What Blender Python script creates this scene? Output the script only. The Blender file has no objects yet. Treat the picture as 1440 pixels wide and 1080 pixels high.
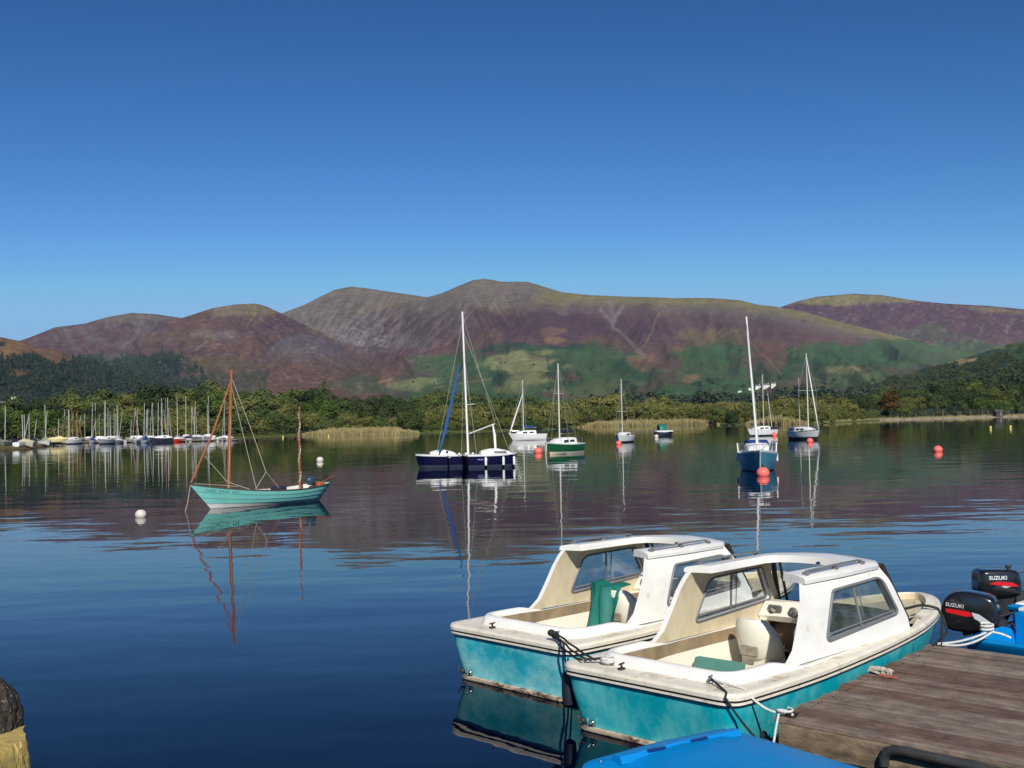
import bpy, bmesh, math, random
import numpy as np
from mathutils import Vector, Matrix
R_ = math.radians
rnd = random.Random(7)
sc = bpy.context.scene
COL = sc.collection

# ------------------------------------------------------------------ camera
CAM_F, CAM_H, HOR_Y, ROLL = 1600.0, 3.0, 590.0, 1.2      # focal length in px of a 1440 px wide frame
_p = math.atan((HOR_Y-540)/CAM_F); _r = R_(ROLL)
FWD = np.array([0, math.cos(_p), math.sin(_p)])
_up = np.array([0, -math.sin(_p), math.cos(_p)]); _rt = np.array([1., 0, 0])
RT = _rt*math.cos(_r)-_up*math.sin(_r); UP = _rt*math.sin(_r)+_up*math.cos(_r)
cam = bpy.data.cameras.new('camera'); cam_o = bpy.data.objects.new('camera', cam); COL.objects.link(cam_o)
cam.sensor_width = 36; cam.lens = 36*CAM_F/1440; cam.clip_start = 0.1; cam.clip_end = 40000
mw = Matrix.Identity(4)
for i in range(3):
    mw[i][0], mw[i][1], mw[i][2] = RT[i], UP[i], -FWD[i]
mw.translation = (0, 0, CAM_H); cam_o.matrix_world = mw
sc.camera = cam_o

# ------------------------------------------------------------------ light
SUN_EL = R_(36); SUN_H = np.array([0.10, -0.99]); SUN_H /= np.linalg.norm(SUN_H)
world = bpy.data.worlds.new('World'); sc.world = world; world.use_nodes = True
nt = world.node_tree; nt.nodes.clear()
sky = nt.nodes.new('ShaderNodeTexSky'); sky.sky_type = 'NISHITA'; sky.sun_disc = False
sky.sun_elevation = SUN_EL; sky.sun_rotation = math.atan2(SUN_H[0], SUN_H[1])
sky.altitude = 1500; sky.air_density = 1.0; sky.dust_density = 0.3; sky.ozone_density = 4.0
# one uniform colour curve per channel: a deeper, cleaner autumn blue than the sky model gives
bg = nt.nodes.new('ShaderNodeBackground'); bg.inputs['Strength'].default_value = 0.085
sp_ = nt.nodes.new('ShaderNodeSeparateColor'); cb_ = nt.nodes.new('ShaderNodeCombineColor'); nt.links.new(sky.outputs[0], sp_.inputs[0])
for i, (g_, a_, c_) in enumerate(((2.08, 2.25, .34), (1.69, 1.60, .50), (1.5, 1.42, .68))):
    def _m(op, x, y):
        k = nt.nodes.new('ShaderNodeMath'); k.operation = op; nt.links.new(x, k.inputs[0]); k.inputs[1].default_value = y; return k.outputs[0]
    v_ = _m('MULTIPLY', sp_.outputs[i], .085); v_ = _m('MINIMUM', v_, c_); v_ = _m('POWER', v_, g_); v_ = _m('MULTIPLY', v_, a_/.085); nt.links.new(v_, cb_.inputs[i])
wo = nt.nodes.new('ShaderNodeOutputWorld'); nt.links.new(cb_.outputs[0], bg.inputs[0]); nt.links.new(bg.outputs[0], wo.inputs[0])
sun = bpy.data.lights.new('sun', 'SUN'); sun.energy = 5.0; sun.angle = R_(0.53); sun.color = (1, .95, .86)
sun_o = bpy.data.objects.new('sun', sun); COL.objects.link(sun_o)
_sd = Vector((SUN_H[0]*math.cos(SUN_EL), SUN_H[1]*math.cos(SUN_EL), math.sin(SUN_EL)))
sun_o.rotation_euler = _sd.to_track_quat('Z', 'Y').to_euler()
sc.view_settings.view_transform = 'Standard'; sc.view_settings.look = 'None'
sc.view_settings.exposure = 0.0; sc.view_settings.gamma = 1.0; sc.view_settings.use_curve_mapping = False
sc.cycles.max_bounces = 8; sc.cycles.transparent_max_bounces = 16; sc.cycles.use_denoising = True
sc.cycles.caustics_reflective = False; sc.cycles.caustics_refractive = False
HAZE = 2.1e-5

# ------------------------------------------------------------------ geometry of the view, used to read distances off the photograph
def pray(x, y): return FWD+RT*(x-720)/CAM_F+UP*(540-y)/CAM_F
def at(x, y, z=0.0, Y=None):
    d = pray(x, y); t = (z-CAM_H)/d[2] if Y is None else Y/d[1]
    return Vector((d[0]*t, d[1]*t, CAM_H+d[2]*t))
def azel(x, y):
    d = pray(x, y); return math.atan2(d[0], d[1]), d[2]/math.hypot(d[0], d[1])
def to_px(P):
    q = np.asarray(P, float)-[0, 0, CAM_H]; z = np.maximum(q@FWD, 1e-3)
    return 720+CAM_F*(q@RT)/z, 540-CAM_F*(q@UP)/z

# ------------------------------------------------------------------ noise for terrain
def _h(ix, iy, s):
    n = (ix*374761393+iy*668265263+s*1442695041) & 0xffffffff
    n = ((n ^ (n >> 13))*1274126177) & 0xffffffff
    return ((n ^ (n >> 16)) & 0xffff)/65535.0
def vnoise(x, y, s=0):
    x = np.asarray(x, float); y = np.asarray(y, float)
    ix = np.floor(x).astype(np.int64); iy = np.floor(y).astype(np.int64); fx = x-ix; fy = y-iy
    fx = fx*fx*(3-2*fx); fy = fy*fy*(3-2*fy)
    a = _h(ix, iy, s); b = _h(ix+1, iy, s); c = _h(ix, iy+1, s); d = _h(ix+1, iy+1, s)
    return (a*(1-fx)+b*fx)*(1-fy)+(c*(1-fx)+d*fx)*fy
def fbm(x, y, o=4, s=0):
    v = 0; a = .5; t = 0
    for i in range(o):
        v = v+a*vnoise(np.asarray(x)*2**i, np.asarray(y)*2**i, s+i*17); t += a; a *= .5
    return v/t

# ------------------------------------------------------------------ materials
def srgb(r, g, b):
    f = lambda c: (c/255/12.92) if c/255 <= .04045 else ((c/255+.055)/1.055)**2.4
    return (f(r), f(g), f(b))
MATS = {}
def mat(name, col, rough=.5, var=.12, scale=6.0, metal=0., bump=0., bscale=None, dirt=None, spec=.5, coat=0., stretch=None, alpha_objrand=0.):
    if name in MATS: return MATS[name]
    m = bpy.data.materials.new(name); m.use_nodes = True; n = m.node_tree; L = n.links
    b = n.nodes['Principled BSDF']; b.inputs['Roughness'].default_value = rough; b.inputs['Metallic'].default_value = metal
    b.inputs['Specular IOR Level'].default_value = spec; b.inputs['Coat Weight'].default_value = coat
    tc = n.nodes.new('ShaderNodeTexCoord'); mp = n.nodes.new('ShaderNodeMapping'); L.new(tc.outputs['Object'], mp.inputs[0])
    if stretch: mp.inputs['Scale'].default_value = stretch
    ns = n.nodes.new('ShaderNodeTexNoise'); ns.inputs['Scale'].default_value = scale; ns.inputs['Detail'].default_value = 5
    ns.inputs['Roughness'].default_value = .6; L.new(mp.outputs[0], ns.inputs[0])
    cr = n.nodes.new('ShaderNodeValToRGB'); cr.color_ramp.elements[0].position = .3; cr.color_ramp.elements[1].position = .7
    cr.color_ramp.elements[0].color = (*[c*(1-var) for c in col], 1); cr.color_ramp.elements[1].color = (*[min(1, c*(1+var)) for c in col], 1)
    L.new(ns.outputs[0], cr.inputs[0]); out = cr.outputs[0]
    if dirt:
        dcol, lo, hi, dsc = dirt[:4]
        n2 = n.nodes.new('ShaderNodeTexNoise'); n2.inputs['Scale'].default_value = dsc; n2.inputs['Detail'].default_value = 8; n2.inputs['Roughness'].default_value = .7
        if len(dirt) > 4:
            mp2 = n.nodes.new('ShaderNodeMapping'); mp2.inputs['Scale'].default_value = dirt[4]; L.new(tc.outputs['Object'], mp2.inputs[0]); L.new(mp2.outputs[0], n2.inputs[0])
        else: L.new(mp.outputs[0], n2.inputs[0])
        c2 = n.nodes.new('ShaderNodeValToRGB'); c2.color_ramp.elements[0].position = lo; c2.color_ramp.elements[1].position = hi
        L.new(n2.outputs[0], c2.inputs[0])
        mx = n.nodes.new('ShaderNodeMix'); mx.data_type = 'RGBA'; L.new(c2.outputs[0], mx.inputs[0]); L.new(out, mx.inputs[6]); mx.inputs[7].default_value = (*dcol, 1); out = mx.outputs[2]
    L.new(out, b.inputs['Base Color'])
    if bump:
        n3 = n.nodes.new('ShaderNodeTexNoise'); n3.inputs['Scale'].default_value = bscale or scale*3; n3.inputs['Detail'].default_value = 4; L.new(mp.outputs[0], n3.inputs[0])
        bp = n.nodes.new('ShaderNodeBump'); bp.inputs['Distance'].default_value = bump; L.new(n3.outputs[0], bp.inputs['Height']); L.new(bp.outputs[0], b.inputs['Normal'])
    MATS[name] = m; return m

def foliage_mat(name, c1, c2, c3, atten=1.0):
    m = bpy.data.materials.new(name); m.use_nodes = True; n = m.node_tree; L = n.links; b = n.nodes['Principled BSDF']
    b.inputs['Roughness'].default_value = .75; b.inputs['Specular IOR Level'].default_value = .25
    at_ = n.nodes.new('ShaderNodeAttribute'); at_.attribute_name = 'tint'
    oi = n.nodes.new('ShaderNodeObjectInfo')
    ad = n.nodes.new('ShaderNodeMath'); ad.operation = 'MULTIPLY_ADD'; L.new(at_.outputs['Fac'], ad.inputs[0]); ad.inputs[1].default_value = .55
    ml = n.nodes.new('ShaderNodeMath'); ml.operation = 'MULTIPLY'; L.new(oi.outputs['Random'], ml.inputs[0]); ml.inputs[1].default_value = .5
    L.new(ml.outputs[0], ad.inputs[2])
    cr = n.nodes.new('ShaderNodeValToRGB'); cr.color_ramp.elements[0].color = (*c1, 1); cr.color_ramp.elements[1].color = (*c3, 1)
    e = cr.color_ramp.elements.new(.5); e.color = (*c2, 1); L.new(ad.outputs[0], cr.inputs[0]); L.new(cr.outputs[0], b.inputs['Base Color'])
    tr = n.nodes.new('ShaderNodeBsdfTranslucent'); L.new(cr.outputs[0], tr.inputs[0]); mx = n.nodes.new('ShaderNodeMixShader'); mx.inputs[0].default_value = .2
    L.new(b.outputs[0], mx.inputs[1]); L.new(tr.outputs[0], mx.inputs[2]); L.new(mx.outputs[0], n.nodes['Material Output'].inputs[0])
    MATS[name] = m; return m

def glass_mat(name, tint=(.75, .8, .82), a=.35, rough=.03):
    m = bpy.data.materials.new(name); m.use_nodes = True; n = m.node_tree; L = n.links; n.nodes.remove(n.nodes['Principled BSDF'])
    g = n.nodes.new('ShaderNodeBsdfGlossy'); g.inputs['Roughness'].default_value = rough; g.inputs[0].default_value = (.9, .9, .9, 1)
    t = n.nodes.new('ShaderNodeBsdfTransparent'); t.inputs[0].default_value = (*tint, 1)
    d = n.nodes.new('ShaderNodeBsdfDiffuse'); d.inputs[0].default_value = (.5, .5, .45, 1)
    tc = n.nodes.new('ShaderNodeTexCoord'); ns = n.nodes.new('ShaderNodeTexNoise'); ns.inputs['Scale'].default_value = 5; ns.inputs['Detail'].default_value = 6
    L.new(tc.outputs['Object'], ns.inputs[0]); mr = n.nodes.new('ShaderNodeMapRange'); mr.inputs[1].default_value = .4; mr.inputs[2].default_value = .8; mr.inputs[3].default_value = .02; mr.inputs[4].default_value = a*.6
    L.new(ns.outputs[0], mr.inputs[0]); m1 = n.nodes.new('ShaderNodeMixShader'); L.new(mr.outputs[0], m1.inputs[0]); L.new(t.outputs[0], m1.inputs[1]); L.new(d.outputs[0], m1.inputs[2])
    lw = n.nodes.new('ShaderNodeLayerWeight'); lw.inputs[0].default_value = .5; pw_ = n.nodes.new('ShaderNodeMath'); pw_.operation = 'POWER'; L.new(lw.outputs['Facing'], pw_.inputs[0]); pw_.inputs[1].default_value = 4.
    fr = n.nodes.new('ShaderNodeMath'); fr.operation = 'MULTIPLY_ADD'; L.new(pw_.outputs[0], fr.inputs[0]); fr.inputs[1].default_value = .8; fr.inputs[2].default_value = .06; m2 = n.nodes.new('ShaderNodeMixShader')
    L.new(fr.outputs[0], m2.inputs[0]); L.new(m1.outputs[0], m2.inputs[1]); L.new(g.outputs[0], m2.inputs[2]); L.new(m2.outputs[0], n.nodes['Material Output'].inputs[0])
    MATS[name] = m; return m

# ------------------------------------------------------------------ mesh builder
class MB:
    def __init__(s): s.v = []; s.f = []; s.m = []
    def face(s, idx, m=0): s.f.append(tuple(idx)); s.m.append(m)
    def pts(s, P):
        i = len(s.v); s.v += [tuple(map(float, p)) for p in P]; return list(range(i, i+len(P)))
    def loft(s, rings, closed=True, m=0, cap0=False, cap1=False, mats=None):
        ids = [s.pts(r) for r in rings]; n = len(rings[0])
        for k in range(len(ids)-1):
            mm = mats[k] if mats else m
            for i in range(n if closed else n-1):
                j = (i+1) % n; s.face((ids[k][i], ids[k][j], ids[k+1][j], ids[k+1][i]), mm)
        if cap0: s.face(ids[0][::-1], mats[0] if mats else m)
        if cap1: s.face(ids[-1], mats[-1] if mats else m)
        return ids
    def box(s, c, d, m=0, rz=0, bev=0, ry=0):
        c = Vector(c); h = [x/2 for x in d]; rot = Matrix.Rotation(rz, 3, 'Z')@Matrix.Rotation(ry, 3, 'Y')
        if bev:
            b = min(bev, min(h)*.9); rings = []
            for z, o in ((-h[2], b), (-h[2]+b, 0), (h[2]-b, 0), (h[2], b)):
                x, y = h[0]-o, h[1]-o
                r = [(x-b, -y), (x, -y+b), (x, y-b), (x-b, y), (-x+b, y), (-x, y-b), (-x, -y+b), (-x+b, -y)]
                rings.append([c+rot@Vector((a, bb, z)) for a, bb in r])
            s.loft(rings, m=m, cap0=True, cap1=True); return
        P = [c+rot@Vector((h[0]*a, h[1]*b, h[2]*e)) for a, b, e in ((-1, -1, -1), (1, -1, -1), (1, 1, -1), (-1, 1, -1), (-1, -1, 1), (1, -1, 1), (1, 1, 1), (-1, 1, 1))]
        i = s.pts(P)
        for q in ((3, 2, 1, 0), (4, 5, 6, 7), (0, 1, 5, 4), (1, 2, 6, 5), (2, 3, 7, 6), (3, 0, 4, 7)): s.face([i[k] for k in q], m)
    def tube(s, path, r, n=8, m=0, closed=False, cap=True):
        P = [Vector(p) for p in path]; rs = r if isinstance(r, (list, tuple)) else [r]*len(P); rings = []; up = None
        for k, p in enumerate(P):
            if closed: t = P[(k+1) % len(P)]-P[k-1]
            else: t = P[min(k+1, len(P)-1)]-P[max(k-1, 0)]
            t = t.normalized() if t.length > 1e-9 else Vector((0, 0, 1))
            if up is None: up = t.orthogonal().normalized()
            up = (up-t*up.dot(t)); up = up.normalized() if up.length > 1e-6 else t.orthogonal().normalized()
            w = t.cross(up)
            rings.append([p+(up*math.cos(a)+w*math.sin(a))*rs[k] for a in [2*math.pi*i/n for i in range(n)]])
        if closed: rings.append(rings[0])
        s.loft(rings, m=m, cap0=cap and not closed, cap1=cap and not closed)
    def lathe(s, prof, c=(0, 0, 0), n=16, m=0, axis='Z', mats=None):
        c = Vector(c); rings = []
        for r, z in prof:
            r = max(r, 1e-4)
            if axis == 'Z': rings.append([c+Vector((r*math.cos(2*math.pi*i/n), r*math.sin(2*math.pi*i/n), z)) for i in range(n)])
            else: rings.append([c+Vector((z, r*math.cos(2*math.pi*i/n), r*math.sin(2*math.pi*i/n))) for i in range(n)])
        s.loft(rings, m=m, cap0=True, cap1=True, mats=mats)
    def sphere(s, c, r, n=14, m=0, sc3=(1, 1, 1)):
        c = Vector(c); rings = []
        for k in range(1, n//2+1):
            a = math.pi*k/(n//2+1); rings.append([c+Vector((r*sc3[0]*math.sin(a)*math.cos(2*math.pi*i/n), r*sc3[1]*math.sin(a)*math.sin(2*math.pi*i/n), -r*sc3[2]*math.cos(a))) for i in range(n)])
        ids = s.loft(rings, m=m); b = s.pts([c-Vector((0, 0, r*sc3[2]))])[0]; t = s.pts([c+Vector((0, 0, r*sc3[2]))])[0]
        for i in range(n): s.face((b, ids[0][(i+1) % n], ids[0][i]), m); s.face((t, ids[-1][i], ids[-1][(i+1) % n]), m)
    def mesh(s, name, mats, smooth=35):
        me = bpy.data.meshes.new(name); me.from_pydata(s.v, [], s.f); me.materials.clear()
        for x in mats: me.materials.append(x)
        if len(mats) > 1: me.polygons.foreach_set('material_index', s.m)
        bm = bmesh.new(); bm.from_mesh(me); bmesh.ops.recalc_face_normals(bm, faces=bm.faces); bm.to_mesh(me); bm.free()
        if smooth:
            me.shade_smooth() if hasattr(me, 'shade_smooth') else None
            try: me.set_sharp_from_angle(angle=R_(smooth))
            except Exception: pass
        me.update(); return me
def link(name, me, parent=None):
    o = bpy.data.objects.new(name, me); COL.objects.link(o)
    if parent: o.parent = parent
    return o
def part(name, mb, mats, parent, smooth=35, label=None):
    if not isinstance(mats, (list, tuple)): mats = [mats]
    o = link(name, mb.mesh(name, mats, smooth), parent)
    if label: o['label'] = label
    return o
def tag(o, label=None, cat=None, group=None, kind=None):
    if label: o['label'] = label
    if cat: o['category'] = cat
    if group: o['group'] = group
    if kind: o['kind'] = kind
    return o
def thing(name, label, cat, loc=(0, 0, 0), rz=0, group=None, rx=0, ry=0):
    o = bpy.data.objects.new(name, None); COL.objects.link(o); o.empty_display_size = .2
    o.location = loc; o.rotation_euler = (rx, ry, rz); return tag(o, label, cat, group)
def solo(name, mb, mats, label, cat, loc=(0, 0, 0), rz=0, group=None, smooth=35):
    o = part(name, mb, mats, None, smooth); o.location = loc; o.rotation_euler = (0, 0, rz); return tag(o, label, cat, group)
def copy_tree(o, parent=None):
    c = o.copy(); COL.objects.link(c); c.parent = parent
    for ch in list(o.children): copy_tree(ch, c)
    return c

# ------------------------------------------------------------------ palette
WHITE = mat('white_gelcoat', (.84, .82, .76), .35, .05, 4, dirt=((.42, .32, .17), .58, .80, 5.0), coat=.2)
WHITE_C = mat('white_paint', (.80, .79, .76), .4, .05, 4)
CREAM = mat('cream_rim', (.76, .70, .57), .45, .1, 6, dirt=((.22, .16, .09), .56, .78, 9.0))
GRIMY = mat('grimy_deck', (.78, .73, .61), .5, .1, 5, dirt=((.36, .24, .09), .50, .68, 4.0), bump=.002)
LIP_SHADE = mat('painted_lip_shade', (.27, .20, .12), .7, .25, 6)
LINER = mat('raw_glassfibre', (.62, .53, .36), .6, .10, 3, dirt=((.40, .28, .14), .5, .85, 2.5), stretch=(1.6, 1.6, .8))
TEAL = mat('teal_hull', srgb(8, 165, 178), .4, .14, 3, dirt=(srgb(110, 200, 200), .46, .72, 2.2, (1, 1, .8)), coat=.25)
TEAL_FADED = mat('faded_teal_hull', srgb(35, 175, 192), .55, .2, 3, dirt=(srgb(150, 215, 215), .42, .66, 2.6, (1, .8, 1.4)), coat=.05)
BLACKL = mat('black_rubber_line', (.02, .02, .02), .5)
RUST = mat('stained_waterline', (.58, .46, .32), .7, .2, 10, dirt=((.10, .045, .03), .5, .62, 6.0, (1, 1, 3)), bump=.01)
SCUM = mat('underwater_hull', (.03, .05, .045), .8, .3)
GASKET = mat('grey_window_gasket', (.16, .165, .17), .5, .1)
DARKTRIM_RIMSHADE = mat('dark_trim_and_rim_shade', (.03, .022, .018), .5, .2)
METAL = mat('stainless_steel', (.6, .6, .6), .25, .05, metal=1.)
GAUGE = mat('gauge_plastic', (.12, .12, .11), .4)
GLASS = glass_mat('boat_window_glass')
SEATM = mat('seat_vinyl', (.82, .78, .66), .45, .06, 5, dirt=((.45, .38, .25), .62, .85, 4.0))
CUSH = mat('green_cushion', srgb(75, 125, 115), .8, .12, 10, bump=.003)
BLUEM = mat('dark_blue_cloth', srgb(20, 40, 110), .8, .2, 10)
TARP = mat('green_tarpaulin', srgb(15, 105, 95), .55, .2, 6, bump=.004)
BLUEP = mat('bright_blue_plastic', srgb(0, 128, 196), .5, .05, 5, dirt=((.02, .12, .28), .6, .85, 4.0), coat=.0, spec=.3, bump=.0006, bscale=60)
NAVYP = mat('navy_plastic', srgb(15, 45, 110), .45, .1)
BLKHULL = mat('black_hull_bottom', (.025, .028, .03), .5, .2)
ROPEB = mat('black_rope', (.018, .018, .016), .8, .4, 60, bump=.003, bscale=90)
ROPEW = mat('white_rope', (.62, .62, .57), .8, .25, 60, bump=.003, bscale=90)
COWL = mat('black_motor_cowl', (.012, .012, .013), .22, .2, coat=.6)
COWL2 = mat('dark_motor_leg', (.03, .03, .033), .5, .2)
RED = mat('red_decal', srgb(200, 20, 30), .4, .05)
SILV = mat('silver_decal', srgb(190, 190, 190), .4, .05)
ALU = mat('mast_aluminium', (.62, .61, .55), .4, .08)
WIRE = mat('rigging_wire', (.30, .30, .28), .5)
PINK = mat('coral_pink_buoy', srgb(248, 112, 102), .5, .12, 3, dirt=((.5, .25, .2), .6, .8, 3.0))
NAVY = mat('navy_hull', srgb(12, 12, 48), .3, .1, coat=.3)
GREENH = mat('green_hull', srgb(28, 92, 58), .35, .1, coat=.2)
BLUEH = mat('steel_blue_hull', srgb(80, 145, 168), .4, .1, coat=.2)
COVERB = mat('blue_sail_cover', srgb(25, 60, 120), .8, .15)
COVERN = mat('navy_sail_cover', srgb(25, 30, 60), .8, .2)
JIB = mat('furled_blue_jib', srgb(32, 82, 140), .7, .15, 6, stretch=(4, 4, 1))
ANTI = mat('dark_antifouling', (.02, .03, .06), .7)
TEALD = mat('dory_teal', srgb(122, 200, 190), .45, .08, 4, dirt=(srgb(140, 210, 195), .5, .75, 3.0))
VARN = mat('orange_varnished_spar', srgb(166, 94, 48), .4, .25, 3, stretch=(8, 8, .6), coat=.2)
DARKW = mat('dark_window', (.02, .025, .03), .15)

# ================================================================== WATER
def water_mat():
    m = bpy.data.materials.new('lake_water'); m.use_nodes = True; n = m.node_tree; L = n.links; b = n.nodes['Principled BSDF']
    b.inputs['Base Color'].default_value = (.0006, .0018, .010, 1); b.inputs['Roughness'].default_value = .015; b.inputs['IOR'].default_value = 1.22
    tc = n.nodes.new('ShaderNodeTexCoord')
    def nz(scale, amp, st, det=2, rot=0):
        mp = n.nodes.new('ShaderNodeMapping'); mp.inputs['Scale'].default_value = (st[0]*scale, st[1]*scale, scale); mp.inputs['Rotation'].default_value = (0, 0, rot)
        L.new(tc.outputs['Object'], mp.inputs[0]); t = n.nodes.new('ShaderNodeTexNoise'); t.inputs['Scale'].default_value = 1; t.inputs['Detail'].default_value = det
        L.new(mp.outputs[0], t.inputs[0]); k = n.nodes.new('ShaderNodeMath'); k.operation = 'MULTIPLY'; L.new(t.outputs[0], k.inputs[0]); k.inputs[1].default_value = amp; return k.outputs[0]
    # broad patches of livelier water
    pt = n.nodes.new('ShaderNodeTexNoise'); pt.inputs['Scale'].default_value = .035; pt.inputs['Detail'].default_value = 3; L.new(tc.outputs['Object'], pt.inputs[0])
    pr = n.nodes.new('ShaderNodeMapRange'); pr.inputs[1].default_value = .38; pr.inputs[2].default_value = .62; pr.inputs[3].default_value = .55; pr.inputs[4].default_value = 1.35; L.new(pt.outputs[0], pr.inputs[0])
    def add(a, b_):
        k = n.nodes.new('ShaderNodeMath'); k.operation = 'ADD'; L.new(a, k.inputs[0]); L.new(b_, k.inputs[1]); return k.outputs[0]
    h = add(add(nz(.42, WAVE[0], (.55, 1), 2, .12), nz(1.5, WAVE[1], (.6, 1), 2, -.2)), nz(6.0, WAVE[2], (.8, 1), 2, .3))
    k = n.nodes.new('ShaderNodeMath'); k.operation = 'MULTIPLY'; L.new(h, k.inputs[0]); L.new(pr.outputs[0], k.inputs[1])
    bp = n.nodes.new('ShaderNodeBump'); bp.inputs['Strength'].default_value = 1; bp.inputs['Distance'].default_value = 1; L.new(k.outputs[0], bp.inputs['Height']); L.new(bp.outputs[0], b.inputs['Normal'])
    return m
WAVE = (.023, .0036, .0003)
wm = MB(); N = 96
for rr in ((0, 60), (60, 300), (300, 1500)):
    ids = [wm.pts([(r*math.cos(2*math.pi*i/N), r*math.sin(2*math.pi*i/N), 0) for i in range(N)]) for r in rr] if rr[0] else None
    if ids is None:
        wm.face(wm.pts([(60*math.cos(2*math.pi*i/N), 60*math.sin(2*math.pi*i/N), 0) for i in range(N)]))
    else:
        for i in range(N): wm.face((ids[0][i], ids[1][i], ids[1][(i+1) % N], ids[0][(i+1) % N]))
w = link('water', wm.mesh('water', [water_mat()], 0)); tag(w, kind='structure')

# ================================================================== GROUND (one sheet: lake bed, shore, valley floor)
SHORE = [(-2600, 600), (-900, 330), (-300, 180), (0, 178), (40, 192), (66, 212), (74, 262), (340, 272), (430, 300), (585, 272), (610, 288), (720, 300), (800, 325), (822, 385), (1008, 370), (1024, 320), (1048, 345), (1100, 322), (1150, 325), (1240, 410), (1300, 432), (1440, 477), (1800, 520), (2600, 600)]
_sa = np.array([azel(x, 600)[0] for x, d in SHORE]); _sdst = np.array([d for x, d in SHORE], float)
def shore_d(az): return np.interp(az, _sa, _sdst)
def ground_z(az, r):
    s = shore_d(az); d = r-s
    return np.where(d < 0, np.maximum(-3, d*.12), np.minimum(.5, d*.05)+np.clip((d-40)/2500, 0, 1)*22+0.0)
def polar(az, r, z=None): return Vector((r*math.sin(az), r*math.cos(az), float(ground_z(az, r)) if z is None else z))

def attr_mat(name, bump=0, detail=0.25, dscale=.01, rough=.9, fine=.06):
    m = bpy.data.materials.new(name); m.use_nodes = True; n = m.node_tree; L = n.links; b = n.nodes['Principled BSDF']; b.inputs['Roughness'].default_value = rough
    b.inputs['Specular IOR Level'].default_value = .1
    a = n.nodes.new('ShaderNodeAttribute'); a.attribute_name = 'paint'
    tc = n.nodes.new('ShaderNodeTexCoord'); t = n.nodes.new('ShaderNodeTexNoise'); t.inputs['Scale'].default_value = dscale; t.inputs['Detail'].default_value = 9; t.inputs['Roughness'].default_value = .68
    L.new(tc.outputs['Object'], t.inputs[0]); mr = n.nodes.new('ShaderNodeMapRange'); mr.inputs[1].default_value = .3; mr.inputs[2].default_value = .7; mr.inputs[3].default_value = 1-detail; mr.inputs[4].default_value = 1+detail
    t5 = n.nodes.new('ShaderNodeTexNoise'); t5.inputs['Scale'].default_value = dscale*4.5; t5.inputs['Detail'].default_value = 6; t5.inputs['Roughness'].default_value = .75; L.new(tc.outputs['Object'], t5.inputs[0])
    av = n.nodes.new('ShaderNodeMath'); av.operation = 'ADD'; L.new(t.outputs[0], av.inputs[0]); L.new(t5.outputs[0], av.inputs[1]); hf = n.nodes.new('ShaderNodeMath'); hf.operation = 'MULTIPLY'; L.new(av.outputs[0], hf.inputs[0]); hf.inputs[1].default_value = .5
    L.new(hf.outputs[0], mr.inputs[0]); mx = n.nodes.new('ShaderNodeVectorMath'); mx.operation = 'SCALE'; L.new(a.outputs['Color'], mx.inputs[0]); L.new(mr.outputs[0], mx.inputs['Scale']); L.new(mx.outputs[0], b.inputs['Base Color'])
    if bump:
        t2 = n.nodes.new('ShaderNodeTexNoise'); t2.inputs['Scale'].default_value = fine; t2.inputs['Detail'].default_value = 8; t2.inputs['Roughness'].default_value = .6; L.new(tc.outputs['Object'], t2.inputs[0])
        bp = n.nodes.new('ShaderNodeBump'); bp.inputs['Distance'].default_value = bump; L.new(t2.outputs[0], bp.inputs['Height']); L.new(bp.outputs[0], b.inputs['Normal'])
    return m
def grid_mesh(name, P, C, m, smooth=True):
    h, w_ = P.shape[:2]; me = bpy.data.meshes.new(name)
    idx = np.arange(h*w_).reshape(h, w_); q = np.stack([idx[:-1, :-1], idx[:-1, 1:], idx[1:, 1:], idx[1:, :-1]], -1).reshape(-1, 4)
    me.vertices.add(h*w_); me.vertices.foreach_set('co', P.reshape(-1).astype(np.float32)); me.loops.add(q.size); me.loops.foreach_set('vertex_index', q.reshape(-1).astype(np.int32))
    me.polygons.add(len(q)); me.polygons.foreach_set('loop_start', np.arange(0, q.size, 4, dtype=np.int32)); me.polygons.foreach_set('use_smooth', np.ones(len(q), bool))
    me.update(calc_edges=True); me.validate()
    ca = me.color_attributes.new('paint', 'FLOAT_COLOR', 'POINT'); ca.data.foreach_set('color', np.concatenate([C, np.ones(C.shape[:2]+(1,))], -1).reshape(-1).astype(np.float32))
    me.materials.append(m); return link(name, me)

az = np.concatenate([np.linspace(-math.pi, -.62, 60)[:-1], np.linspace(-.62, .62, 900), np.linspace(.62, math.pi, 60)[1:]])
rr = np.concatenate([np.linspace(2, 150, 12), np.arange(155, 500, 5), np.geomspace(505, 12000, 60)])
A, Rr = np.meshgrid(az, rr); Z = ground_z(A, Rr)
nz_ = fbm(A*Rr/14, Rr/14, 3, 5); X = Rr*np.sin(A); Y = Rr*np.cos(A)
sh = Rr-shore_d(A); pxx = 720+1600*np.tan(np.clip(A, -1, 1))
grass = np.array([.10, .12, .035]); reed = np.array([.24, .20, .08]); gravel = np.array([.36, .31, .24]); bed = np.array([.02, .03, .025]); wood = np.array([.03, .045, .02])
C = np.zeros(A.shape+(3,)); C[:] = grass; C *= (.7+.6*nz_)[..., None]
right = (pxx > 1235)[..., None]; fr = (sh < 14)[..., None]
C = np.where(fr & right, gravel*(.7+.6*nz_[..., None]), C)
spit = ((pxx < 80) & (sh < 45))[..., None]; C = np.where(spit, np.array([.13, .12, .045])*(.6+.8*nz_[..., None]), C)
spit2 = ((pxx < 80) & (sh < 4))[..., None]; C = np.where(spit2, np.array([.12, .075, .035]), C)
C = np.where((sh < 0)[..., None], bed, C); C = np.where((sh > 60)[..., None], wood*(.5+nz_[..., None]), C)
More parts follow.
